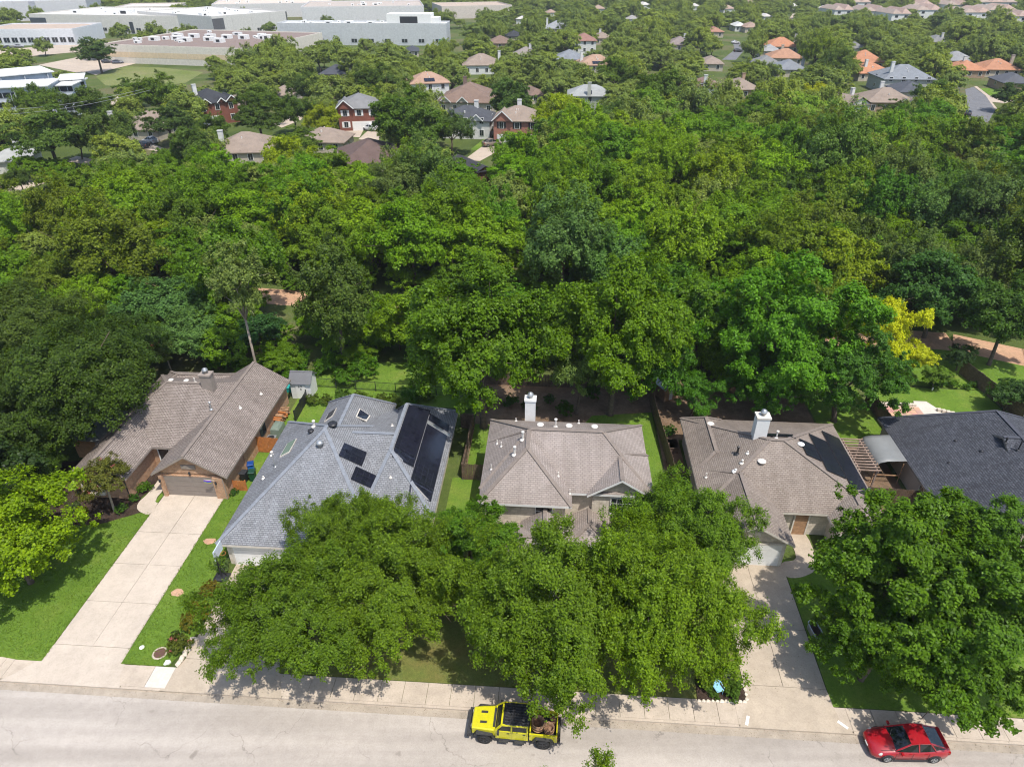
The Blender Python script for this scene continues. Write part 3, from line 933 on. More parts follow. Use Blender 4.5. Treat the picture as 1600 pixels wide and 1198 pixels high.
B.turtle(-16.6, 21.0, .42, 'black_metal', .28); B.turtle(-18.6, 21.0, .28, 'black_metal', .25)
B.pipe(-10.9, 16.8, .2, .05, 'pvc'); B.pipe(-12.2, 23.5, .25, .05, 'pvc')
B.garage(-21.9, -17.0, 2.15, 10.72, 'white', 4, 'trim_light')
# garage gable toward the street, half hidden by the tree
B.window('f', -13.2, -11.9, .8, 2.1, 14.63, 'white')
MB().tube([B.L(-7.45, 14.5, 0.15), B.L(-7.45, 14.5, 2.4)], .05, 6).build('downpipe', 'white', B.root)

# ---- two storey house with tan roof and tall white chimney
C = House('two_storey_house', 'two storey pale stone house with tan hip roof and tall white chimney', 3, 18, 'roof_c', 'stone', 'white')
C.block(-3.45, 9.65, 14.6, 23.8, 5.4, 8.1, 'u', 3.7, 3.7, 18.9)
C.block(-3.4, 3.55, 13.1, 20.5, 5.38, 8.0, 'v', 3.5, 1.6)
C.block(4.7, 9.75, 14.35, 19.6, 5.42, 7.05, 'v', 0, 2.0)
C.block(-3.3, 4.3, 7.6, 14.5, 2.7, 4.2, 'u', 3.3, 3.3)
C.block(-0.2, 3.4, 9.4, 14.2, 3.3, 4.75, 'v', 0, 0, walls=True, base=2.6)
C.block(3.4, 6.6, 11.9, 15.2, 2.75, 3.6, 'v', 1.4, 0)
C.finish()
C.chimney(0.0, 24.0, 0.9, 0.75, 0.1, 7.5, 'siding_white')
for (u, v) in ((0.95, 20.9), (3.3, 20.9), (5.4, 21.0)):
    C.turtle(u, v, .3, 'pvc', .18)
C.pipe(2.2, 20.6, .75, .07, 'pvc', .13); C.pipe(-0.35, 18.0, .75, .08, 'pvc', .13); C.pipe(-0.9, 16.6, .75, .08, 'pvc', .13)
C.pipe(-2.5, 19.4, .4, .04); C.pipe(-2.1, 18.7, .45, .04); C.pipe(-2.7, 16.3, .5, .04)
C.pipe(2.5, 15.6, .4, .04); C.pipe(3.4, 14.4, .45, .04); C.pipe(-1.2, 23.2, .3, .05); C.pipe(4.2, 23.2, .35, .05)
C.window('f', 6.6, 8.3, 3.4, 4.9, 14.78, 'white', (4, 3))
C.window('f', 0.9, 2.1, 4.0, 4.9, 13.53, 'white')
C.garage(-2.6, 2.4, 2.2, 8.03, 'white')

# ---- tan roof house with solar on the right
D = House('solar_gable_house', 'one storey stone house with tan roof, front gable garage and solar panels', 21, 21, 'roof_d', 'stone', 'trim_light')
D.block(14.0, 28.05, 16.45, 28.9, 2.75, 6.0, 'u', 5.9, 7.0, 21.6)
D.block(14.15, 20.25, 12.85, 21.5, 2.7, 4.55, 'v', 0, 2.6)
D.block(14.1, 17.9, 21.0, 29.0, 2.68, 4.0, 'v', 1.4, 1.6)
D.block(23.7, 28.1, 14.4, 20.0, 2.66, 3.9, 'v', 2.0, 2.0)
D.finish()
D.chimney(19.3, 22.7, 1.05, 0.85, 4.6, 7.5, 'siding_white', 'trim_light')
D.turtle(16.2, 26.4, .36, 'pvc', .18); D.turtle(19.0, 19.9, .36, 'pvc', .18)
D.pipe(17.4, 21.3, .7, .09, 'black_metal', .12); D.pipe(14.8, 19.8, .45, .05); D.pipe(17.5, 20.0, .3, .07, 'pvc', .1)
D.pipe(18.1, 20.9, .25, .06); D.pipe(16.9, 19.3, .25, .1, 'white'); D.pipe(20.6, 22.2, .7, .06, 'pvc', .12)
D.turtle(22.6, 21.9, .3, 'white')
D.solar(20.0, 22.4, 22.6, 23.5, 4, 1)
D.solar(26.0, 27.75, 18.3, 26.3, 1, 8)
D.solar(24.2, 25.95, 19.6, 24.6, 1, 5)
D.solar(22.75, 24.15, 20.7, 22.9, 1, 2)
D.garage(14.9, 19.5, 2.2, 13.3, 'white')
x, y, _ = D.L(17.2, 13.25, 0)
MB().prism([(x - .5, y - .03), (x + .5, y - .03), (x + .5, y + .06), (x - .5, y + .06)], 3.0, 3.5).build('gable_louvre', 'trim_light', D.root)
x, y, _ = D.L(22.0, 16.85, 0)
d_ = MB().box(x - .5, x + .5, y - .06, y + .05, .05, 2.15).build('front_door', 'wood', D.root)
MB().box(x - .62, x - .51, y - .1, y + .04, .03, 2.25).box(x + .51, x + .62, y - .1, y + .04, .03, 2.25).build('door_frame', 'trim_light', d_)

sheet('garden_path', [(19.98, 12.2), (21.4, 12.4), (22.6, 13.6), (22.7, 16.8), (21.4, 16.8), (21.2, 14.2), (19.98, 13.6)], 0.165, 'drive_d')
# ---- charcoal roof house, right edge
E_ = House('charcoal_roof_house', 'tan walled house with dark charcoal shingle roof at right edge', 41, 22, 'roof_e', 'siding_tan', 'trim', 'cap_e')
E_.block(32.75, 48.2, 14.4, 30.3, 2.65, 6.3, 'v', 0, 3.6)
E_.block(39.0, 58.0, 15.8, 30.0, 2.7, 6.25, 'u', 0, 0)
E_.finish()
E_.pipe(39.6, 21.6, .95, .05, 'black_metal', .07); E_.pipe(39.0, 22.4, .5, .06, 'black_metal', .09)
E_.pipe(36.6, 24.6, .12, .05, 'black_metal'); E_.pipe(37.6, 22.6, .12, .06, 'black_metal'); E_.pipe(35.2, 22.3, .15, .05, 'black_metal')
E_.turtle(44.0, 26.2, .4, 'black_metal', .4); E_.turtle(44.6, 28.5, .3, 'grey_metal', .4)
E_.window('l', 20.3, 21.5, .9, 2.2, 33.19, 'trim_light')

# ------------------------------------------------------------------ small things round the houses
def fence(name, label, pts, h, mat, group=None, pick=0.14, gap=0.012, cat='fence', seed=1):
    (u, v) = pts[0]
    root = sthing(name, label, cat, u, v, 0.1, 0, group)
    r = random.Random(seed)
    for (a, b) in zip(pts[:-1], pts[1:]):
        L = math.hypot(b[0] - a[0], b[1] - a[1])
        n = max(1, round(L / 2.4))
        ang = math.atan2(b[1] - a[1], b[0] - a[0])
        dx, dy = math.cos(ang), math.sin(ang)
        for i in range(n + 1):
            s = L * i / n
            x, y = a[0] - u + dx * s, a[1] - v + dy * s
            MB().obox((x - dy * .06, y + dx * .06, h / 2), (dx * .05, dy * .05, 0), (-dy * .05, dx * .05, 0), (0, 0, h / 2 + .03)).build('post', mat, root)
        for i in range(n):
            mb = MB()
            s0, s1 = L * i / n, L * (i + 1) / n
            k = int((s1 - s0) / (pick + gap))
            for j in range(k):
                s = s0 + (j + .5) * (s1 - s0) / k
                hh = h + r.uniform(-.04, .03)
                o = r.uniform(-.008, .008)
                x, y = a[0] - u + dx * s - dy * o, a[1] - v + dy * s + dx * o
                mb.obox((x, y, hh / 2 + .02), (dx * pick / 2, dy * pick / 2, 0), (-dy * .01, dx * .01, 0), (0, 0, hh / 2))
            for zz in (.35, h - .3):
                mb.bar((a[0] - u + dx * s0 - dy * .04, a[1] - v + dy * s0 + dx * .04, zz), (a[0] - u + dx * s1 - dy * .04, a[1] - v + dy * s1 + dx * .04, zz), .05, .09)
            p = mb.build('picket_panel', mat, root)
            p['kind'] = 'stuff'
    return root

fence('cedar_fence', 'bright orange cedar gate fence beside the brick house bins', [(-25.55, 24.5), (-23.1, 24.4)], 1.75, 'fence_new', seed=2)
fence('cedar_fence', 'low orange wooden screen in front of the dark bin', [(-25.6, 19.0), (-24.5, 19.0)], 1.15, 'fence_new', seed=3)
fence('wooden_fence', 'weathered brown fence between the grey solar house and tan two storey house', [(-7.0, 29.6), (-5.8, 29.4), (-5.9, 21.8), (-3.5, 21.8)], 1.8, 'fence_old', seed=4)
fence('wooden_fence', 'weathered brown fence between the white chimney house and solar gable house', [(12.0, 37.5), (12.35, 30), (12.75, 23.9), (12.9, 17.5)], 1.85, 'fence_old', seed=5)
fence('wooden_fence', 'weathered fence running back beside the charcoal roof house lawn', [(47.2, 43.5), (48.2, 38), (49.6, 32), (50.4, 28)], 1.8, 'fence_old', seed=6)
fence('wooden_fence', 'brown fence on the left of the stone patio', [(34.7, 37.2), (34.9, 33.0), (35.0, 30.4)], 1.7, 'fence_old', seed=7)
fence('wooden_fence', 'short brown fence between solar gable house and charcoal house', [(28.2, 21.2), (32.9, 20.9)], 1.7, 'fence_old', seed=8)
fence('wooden_fence', 'brown back fence under the shady trees behind the two storey house', [(-5.8, 37.8), (12.0, 37.6)], 1.5, 'fence_old', seed=9)

def rail_fence(name, label, pts, h, seed):
    u, v = pts[0]
    root = sthing(name, label, 'fence', u, v, 0.1)
    for (a, b) in zip(pts[:-1], pts[1:]):
        L = math.hypot(b[0] - a[0], b[1] - a[1])
        n = max(1, round(L / 2.4))
        f = lambda s: (a[0] - u + (b[0] - a[0]) * s, a[1] - v + (b[1] - a[1]) * s)
        for i in range(n + 1):
            x, y = f(i / n)
            MB().box(x - .035, x + .035, y - .035, y + .035, 0, h + .05).build('post', 'black_metal', root)
        for zz in (.15, h - .05):
            MB().bar((*f(0), zz), (*f(1), zz), .03, .04).build('rail', 'black_metal', root)
        mb = MB()
        k = int(L / .13)
        for j in range(k):
            x, y = f((j + .5) / k)
            mb.box(x - .008, x + .008, y - .008, y + .008, .15, h - .05)
        p = mb.build('baluster', 'black_metal', root)
        p['kind'] = 'stuff'
rail_fence('metal_fence', 'thin black metal fence across the lawn behind the grey solar house', [(-23.6, 36.0), (-10.4, 35.2), (-6.0, 35.0)], 1.2, 1)
fence('screen_fence', 'short black slatted fence beside the white shed path', [(-23.7, 29.6), (-23.75, 33.4)], 1.3, 'black_metal', pick=.2, gap=.02, seed=11)

# white shed
sh = sthing('garden_shed', 'small white shed with grey roof behind the brick house', 'shed', -24.4, 34.6, 0.1)
MB().box(-1.05, 1.05, -.95, .95, 0, 1.95).build('wall', 'siding_white', sh)
gb = MB()
for s in (-1, 1):
    gb.face([(s * 1.05, -.95, 1.95), (s * 1.05, .95, 1.95), (s * 1.05, .95 * 0 + .0, 2.75)][::s])
gb.build('gable', 'siding_white', sh)
rf = MB()
for y, in ((-1,), (1,)):
    rf.obox((0, y * .53, 2.38), (1.2, 0, 0), (0, y * .58, -.44), (0, .03, .035))
rf.build('roof', 'asphalt', sh)
MB().box(-.5, .5, -1.0, -.955, .05, 1.75).build('door', 'white', sh)
for x, z in ((-.12, 1.45), (.12, 1.5), (.05, 1.15)):
    MB().box(x - .05, x + .05, -1.03, -.99, z, z + .16).build('hinge', 'black_metal', sh)

def bin_(label, u, v, col, lidcol, rz=0.0):
    r = sthing('wheelie_bin', label, 'bin', u, v, 0.15, rz)
    MB().loft([[(x * s, y * s * 1.15, z) for x, y in ((-.26, -.26), (.26, -.26), (.26, .26), (-.26, .26))] for s, z in ((.8, .05), (1, .95), (1.06, .96), (1.06, 1.0))]).build('body', 'obj', r, color=col)
    MB().loft([[(x * s, y * s * 1.2 - .02, z) for x, y in ((-.29, -.29), (.29, -.29), (.29, .29), (-.29, .29))] for s, z in ((1, 1.005), (1, 1.05), (.8, 1.1))]).build('lid', 'obj', r, color=lidcol)
    for s in (-1, 1):
        MB().tube([(s * .2, .3, .1), (s * .27, .3, .1)], .1, 10).build('wheel', 'black_metal', r)
    return r
bin_('blue recycling bin beside the brick house wall', -25.0, 21.5, (0.02, 0.16, 0.5), (0.01, 0.05, 0.2), .3)
bin_('black rubbish bin in front of the blue bin', -25.15, 20.3, (0.02, 0.022, 0.025), (0.03, 0.03, 0.032), -.1)
bin_('dark green compost bin next to the black rubbish bin', -24.45, 20.45, (0.012, 0.07, 0.035), (0.012, 0.05, 0.03), .15)
# air conditioner, grill cover, log pile, teal crate
ac = sthing('air_conditioner', 'grey air conditioner unit by the brick house wall behind cedar gate', 'air conditioner', -24.7, 25.7, 0.12)
MB().box(-.42, .42, -.42, .42, 0.05, .8).build('cabinet', 'grey_metal', ac)
MB().lathe([(.33, 0), (.33, .03), (.05, .06)], 16, (0, 0, .8)).build('fan_grille', 'black_metal', ac)
MB().box(-.55, .55, -.55, .55, 0, .05).build('pad', 'walk', ac)
gr = MB()
gr.loft([[(x * s, y * s, z) for x, y in ((-.45, -.75), (.45, -.75), (.5, 0), (.45, .75), (-.45, .75), (-.5, 0))] for s, z in ((1.1, .0), (1, .6), (.95, .9), (.6, 1.15), (.2, 1.2))])
one('covered_grill', gr, 'obj', 'grey green fabric cover over a grill beside the brick house', 'grill', (*S(-24.75, 27.5), .12), TH, color=(.16, .2, .16))
lp = sthing('log_pile', 'stack of split orange firewood against the brick house wall', 'firewood', -24.95, 29.9, 0.12)
rr = random.Random(8)
for k in range(26):
    row = k // 6
    x = -.25 + rr.uniform(-.12, .12)
    y = -1.1 + (k % 6) * .4 + rr.uniform(-.08, .08)
    MB().tube([(x - .4, y, .12 + row * .2), (x + .45, y + rr.uniform(-.15, .15), .12 + row * .2 + rr.uniform(-.04, .04))], rr.uniform(.08, .12), 7).build('log', 'wood' if k % 3 else 'fence_new', lp)
one('storage_crate', MB().loft([[(x * s, y * s, z) for x, y in ((-.5, -.35), (.5, -.35), (.5, .35), (-.5, .35))] for s, z in ((.9, 0), (1, .5), (1.05, .52), (1.05, .6), (.9, .66))]), 'obj', 'turquoise storage box left of the white shed', 'box', (*S(-26.0, 35.0), .12), TH, color=(.03, .35, .33))

# basketball hoop
bh = sthing('basketball_hoop', 'portable basketball hoop on black base by the grey solar house garage', 'basketball hoop', -22.5, 9.3, 0.15)
MB().loft([[(x * s, y * s, z) for x, y in ((-.55, -.4), (.55, -.4), (.55, .4), (-.55, .4))] for s, z in ((1, 0), (1, .12), (.6, .2))]).build('base', 'black_metal', bh)
MB().tube([(0, 0, .15), (0.0, 0, 2.6), (.25, -.1, 3.0)], .055, 8).build('pole', 'black_metal', bh)
MB().tube([(.4, .1, .15), (0.05, 0, 1.6)], .03, 6).build('strut', 'black_metal', bh)
MB().obox((.42, -.12, 3.0), (.03, .0, 0), (0, .62, 0), (0, 0, .42)).build('backboard', 'obj', bh, color=(.55, .62, .68))
ring = [(.75 + .2 * math.cos(a), -.12 + .2 * math.sin(a), 2.75) for a in [k * math.pi / 6 for k in range(13)]]
MB().tube(ring, .015, 5, cap=False).build('rim', 'fence_new', bh)

# stone bed by the tan driveway
bed = sthing('stone_flower_bed', 'small flower bed with pale limestone edging beside the tan driveway', 'flower bed', 13.2, 2.2, 0.12)
MB().prism([(-1.6, -.6), (1.45, -.45), (1.5, .5), (1.2, .9), (-1.5, .9)], 0, .1).build('soil', 'mulch', bed)
rr = random.Random(3)
rim = [(-1.65, -.65), (1.5, -.5), (1.55, .5), (1.2, .95)]
for (a, b) in zip(rim[:-1], rim[1:]):
    L = math.hypot(b[0] - a[0], b[1] - a[1])
    for k in range(int(L / .27)):
        s = (k + .5) / int(L / .27)
        x, y = a[0] + (b[0] - a[0]) * s, a[1] + (b[1] - a[1]) * s
        w = rr.uniform(.11, .17)
        MB().loft([[(x + p * w * q, y + t * w * q * .8, z) for p, t in ((-1, -.7), (.2, -1), (1, -.3), (.7, .8), (-.5, 1))] for q, z in ((1, 0), (1.05, .06), (.6, .1 + rr.uniform(0, .03)))]).build('edging_stone', 'stone', bed)
# little library on a post
ll = sthing('little_library', 'small wooden book box on a post with grey roof in the flower bed', 'book box', 13.55, 2.75, 0.2)
MB().box(-.05, .05, -.05, .05, 0, .95).build('post', 'wood', ll)
MB().box(-.26, .26, -.2, .2, .95, 1.4).build('box', 'trim', ll)
MB().obox((0, -.14, 1.48), (.34, 0, 0), (0, .17, .09), (0, -.01, .02)).obox((0, .14, 1.48), (.34, 0, 0), (0, .17, -.09), (0, .01, .02)).build('roof', 'asphalt', ll)
MB().box(-.19, .19, -.215, -.202, 1.0, 1.35).build('glass_door', 'glass', ll)
# light blue garden chair
ch = sthing('garden_chair', 'small light blue plastic garden chair in the flower bed', 'chair', 12.95, 2.2, 0.2, .4)
for x, y in ((-.22, -.22), (.22, -.22), (-.2, .22), (.2, .22)):
    MB().tube([(x, y, 0), (x * .95, y * .95, .4)], .025, 6).build('leg', 'obj', ch, color=(.25, .5, .62))
MB().box(-.25, .25, -.25, .25, .4, .44).build('seat', 'obj', ch, color=(.25, .5, .62))
MB().obox((0, .3, .72), (.25, 0, 0), (0, .07, .28), (0, -.015, .004)).build('backrest', 'obj', ch, color=(.28, .53, .65))
for s in (-1, 1):
    MB().bar((s * .27, -.22, .62), (s * .27, .28, .64), .04, .03).build('armrest', 'obj', ch, color=(.3, .55, .66))
# stock tank planter and stone on the right of the driveway
tk = sthing('stock_tank_planter', 'oval galvanised stock tank planter at the shady driveway edge', 'planter', 20.45, 7.1, 0.15, .15)
def oval(w, l, z, n=16):
    return [(w * math.cos(2 * math.pi * k / n), (l - w) * (1 if math.sin(2 * math.pi * k / n) > 0 else -1) * (abs(math.sin(2 * math.pi * k / n)) > .01) + w * math.sin(2 * math.pi * k / n), z) for k in range(n)]
MB().loft([oval(.3, .72, 0), oval(.32, .75, .5), oval(.35, .78, .52), oval(.35, .78, .56), oval(.29, .72, .56), oval(.29, .72, .42)]).build('tank', 'grey_metal', tk)
MB().loft([oval(.285, .71, .40), oval(.285, .71, .44)]).build('soil', 'mulch', tk)
one('landscape_rock', MB().loft([[(p * q * .3, t * q * .26, z) for p, t in ((-1, -.7), (.2, -1), (1, -.3), (.7, .8), (-.5, 1))] for q, z in ((1, 0), (1.05, .16), (.6, .3))]), 'stone', 'pale rock below the galvanised planter beside the driveway', 'rock', (*S(20.5, 5.7), .14), .3)
one('valve_cover', MB().lathe([(.17, 0), (.17, .03), (.12, .06), (.02, .07)], 12), 'white', 'small white utility cap on the lawn strip', 'utility cover', (*S(-25.35, 3.0), .15))
mh = sthing('manhole_cover', 'round rusty manhole cover with pale ring in the lawn strip', 'manhole cover', -23.9, 2.65, 0.145)
MB().lathe([(.5, 0), (.5, .02), (.46, .025)], 20).build('ring', 'walk', mh)
MB().lathe([(.38, .02), (.38, .034), (.3, .037)], 20).build('lid', 'obj', mh, color=(.12, .06, .045))
one('landscape_rock', MB().loft([[(p * q * .22, t * q * .16, z) for p, t in ((-1, -.7), (.2, -1), (1, -.3), (.7, .8), (-.5, 1))] for q, z in ((1, 0), (1.05, .14), (.6, .24))]), 'white', 'small white rock at the corner of the lawn strip by new pavement', 'rock', (*S(-23.0, 1.95), .14), .3)
for k in range(6):
    one('landscape_rock', MB().loft([[(p * q * .3, t * q * .16, z) for p, t in ((-1, -.7), (.2, -1), (1, -.3), (.7, .8), (-.5, 1))] for q, z in ((1, 0), (1.05, .1), (.6, .18))]), 'stone', 'pale edging rock lining the grey solar house driveway, %s from the street' % ('first', 'second', 'third', 'fourth', 'fifth', 'sixth')[k], 'rock', (*S(-22.25 + .03 * k, 1.95 + k * .38), .14), 1.4 + k * .3, 'edging rocks by the driveway')
# painted kerb number plates
for u, v, r_, lab in ((14.45, .45, 1.2, 'white painted house number panel on the left of the tan driveway apron'), (20.2, .55, -.75, 'white painted house number panel on the right of the tan driveway apron')):
    one('number_panel', MB().box(-.32, .32, -.09, .09, 0, .012), 'white', lab, 'number panel', (*S(u, v), .137), TH + r_)

M['pergola_wood'] = plain('greyed_timber', (0.3, 0.215, 0.165), 0.9, 0.25, 4)
# pergola, canopy, patio between the right-hand houses
pg = sthing('pergola', 'open wooden slatted pergola beside the solar gable house', 'pergola', 29.1, 24.6, 0.12)
for x, y in ((-.75, -2.0), (.75, -2.0), (-.75, 2.0), (.75, 2.0)):
    MB().box(x - .06, x + .06, y - .06, y + .06, 0, 2.25).build('post', 'pergola_wood', pg)
for x in (-.75, .75):
    MB().box(x - .04, x + .04, -2.25, 2.25, 2.25, 2.42).build('beam', 'pergola_wood', pg)
for k in range(12):
    y = -2.2 + k * .4
    MB().box(-.98, .98, y - .04, y + .04, 2.425, 2.53).build('rafter', 'pergola_wood', pg)
cn = sthing('canopy_shelter', 'grey tarpaulin canopy shelter against the charcoal roof house', 'canopy', 31.5, 25.6, 0.12)
rings = []
for k in range(9):
    y = -1.9 + k * .475
    sag = .06 * math.sin(k * 1.9)
    rings.append([(-1.25, y, .5 + sag), (-1.2, y, 1.9), (-1.0, y, 2.3 + sag), (-.4, y, 2.5), (1.2, y, 2.62), (1.2, y, 2.58), (-.4, y, 2.46), (-.98, y, 2.26 + sag), (-1.16, y, 1.88), (-1.21, y, .5 + sag)])
MB().loft(rings).build('tarpaulin', 'obj', cn, True, color=(.2, .205, .2))
for x, y in ((-1.15, -1.8), (1.1, -1.8), (-1.15, 1.8), (1.1, 1.8)):
    MB().tube([(x, y, 0), (x, y, 2.2)], .04, 6).build('post', 'wood', cn)
MB().bar((-1.15, -1.8, .9), (1.1, -1.8, .9), .06, .1).build('crossbar', 'wood', cn)
one('water_barrel', MB().lathe([(.26, 0), (.3, .3), (.3, .6), (.26, .9), (.05, .92)], 14), 'obj', 'blue plastic barrel under the pergola end', 'barrel', (*S(29.3, 21.9), .12), color=(.06, .2, .5))
pt = sthing('patio', 'raised pink and white stone patio behind the charcoal roof house', 'patio', 39, 35, 0.12)
MB().prism([(-4.1, -4.2), (-4.0, 1.4), (.4, 1.5), (.6, 2.2), (1.9, 2.2), (2.6, .6), (4.5, .2), (5.6, -1.4), (5.6, -4.2)], 0, .18).build('base_slab', 'walk_new', pt)
rr = random.Random(12)
for i in range(7):
    for j in range(6):
        x, y = -3.6 + i * .6, -2.6 + j * .6
        MB().box(x + .01, x + .59, y + .01, y + .59, .185, .215 + rr.uniform(0, .012)).build('paver', 'obj', pt, color=(.5 + rr.uniform(-.08, .08), .3 + rr.uniform(-.06, .06), .22))
for k in range(9):
    a = k / 8
    MB().box(2.2 + a * 3.0, 2.55 + a * 3.0, .3 - a * 1.4, .62 - a * 1.4, .18, .45).build('edging_stone', 'stone', pt)
for k in range(10):
    MB().box(-3.95 + k * .44, -3.55 + k * .44, 1.08, 1.4, .18, .42).build('edging_stone', 'stone', pt)
tp = MB()
rr = random.Random(4)
tp.loft([[(1.1 * q * math.cos(a) * rr.uniform(.8, 1.1), .6 * q * math.sin(a) * rr.uniform(.8, 1.1), z) for a in [k * math.pi / 6 for k in range(12)]] for q, z in ((1, 0), (.9, .3), (.5, .5), (.1, .55))])
one('tarp_heap', tp, 'black_metal', 'crumpled black tarpaulin heap on the stone patio', 'tarpaulin', (*S(36.1, 33.0), .33), TH)
ph = sthing('playhouse', 'small wooden playhouse with grey roof under the trees', 'playhouse', 13.9, 36.6, 0.12, .5)
MB().box(-.8, .8, -.8, .8, 0, 1.5).build('wall', 'wood', ph)
MB().obox((-.48, 0, 1.95), (.52, 0, .42), (0, 1.0, 0), (-.03, 0, .04)).obox((.48, 0, 1.95), (.52, 0, -.42), (0, 1.0, 0), (.03, 0, .04)).build('roof', 'grey_metal', ph)
gbl = MB(); gbl.face([(-.8, -.8, 1.5), (.8, -.8, 1.5), (0, -.8, 2.25)]); gbl.build('gable', 'wood', ph)
MB().box(-.2, .2, -.83, -.8, .1, 1.2).build('door', 'white', ph)
one('planter_box', MB().box(-.5, .5, -.7, .7, 0, .6).box(-.55, .55, -.75, .75, .52, .6), 'fence_old', 'brown wooden planter box at the left wall of the solar gable house', 'planter', (*S(13.35, 27.6), .12), TH)
# neighbour shelter left of the brick house
ns = sthing('lean_to_shed', 'grey metal roofed lean-to left of the brick house under oaks', 'shed', -40.8, 24.8, 0.1)
MB().box(-1.2, 1.2, -2.2, 2.2, 0, 2.0).build('wall', 'wood', ns)
MB().obox((0, 0, 2.2), (1.5, 0, -.12), (0, 2.5, 0), (.01, 0, .03)).build('roof', 'grey_metal', ns)
# flag by the garage
fl = sthing('garden_flag', 'small purple and blue flag hanging by the garage door corner', 'flag', -26.7, 17.7, 2.1)
MB().tube([(.3, .1, .1), (-.4, -.2, .45)], .015, 5).build('pole', 'white', fl)
for k, c in enumerate(((.25, .08, .5), (.04, .12, .5), (.3, .3, .05))):
    MB().loft([[(-.45 + q * .5, -.2 + q * .18 + .03 * math.sin(q * 9), .38 - q * .22 - k * .1), (-.45 + q * .5, -.19 + q * .18 + .03 * math.sin(q * 9), .38 - q * .22 - k * .1), (-.45 + q * .5, -.19 + q * .18 + .03 * math.sin(q * 9), .28 - q * .22 - k * .1), (-.45 + q * .5, -.2 + q * .18 + .03 * math.sin(q * 9), .28 - q * .22 - k * .1)] for q in [i / 6 for i in range(7)]]).build('stripe', 'obj', fl, color=c)

# ------------------------------------------------------------------ vehicles
def wheel(parent, x, y, r, w, rim='grey_metal'):
    s = 1 if y > 0 else -1
    prof = [(r * .6, -w / 2), (r * .95, -w / 2), (r, -w / 2 + .04), (r, w / 2 - .04), (r * .95, w / 2), (r * .6, w / 2)]
    n = 20
    mb = MB()
    rings = [[(x + q * math.cos(2 * math.pi * k / n), y + d, r + q * math.sin(2 * math.pi * k / n)) for k in range(n)] for q, d in prof]
    mb.loft(rings)
    o = mb.build('wheel', 'tyre', parent, True)
    mb = MB()
    d = s * (w / 2 - .03)
    for k in range(5):
        a = 2 * math.pi * k / 5
        mb.bar((x, y + d, r), (x + r * .6 * math.cos(a), y + d + s * .02, r + r * .6 * math.sin(a)), r * .2, .05)
    ringp = [(x + r * .6 * math.cos(a), y + d + s * .02, r + r * .6 * math.sin(a)) for a in [k * math.pi / 8 for k in range(17)]]
    mb.tube(ringp, r * .06, 5, cap=False)
    mb.build('rim', rim, o)
    return o
M['tyre'] = plain('tyre_rubber', (0.02, 0.02, 0.02), 0.85, 0.15, 8)
M['red'] = paint('red_paint', (0.34, 0.009, 0.016), 0.3)
M['yellow'] = paint('yellow_paint', (0.6, 0.55, 0.012), 0.35)
M['carglass'] = glass_mat('car_glass', (0.012, 0.015, 0.016), 0.05)
M['lamp_glass'] = glass_mat('headlamp_glass', (0.6, 0.6, 0.55), 0.1)
M['tail'] = glass_mat('tail_lamp', (0.3, 0.01, 0.01), 0.15)
M['dark_plastic'] = plain('dark_plastic', (0.035, 0.035, 0.037), 0.6, 0.1, 4)
M['wicker'] = plain('wicker', (0.24, 0.14, 0.085), 0.8, 0.35, 9)
M['paint_obj'] = objcol('vehicle_paint', 0.3, 0.6, 0.05)

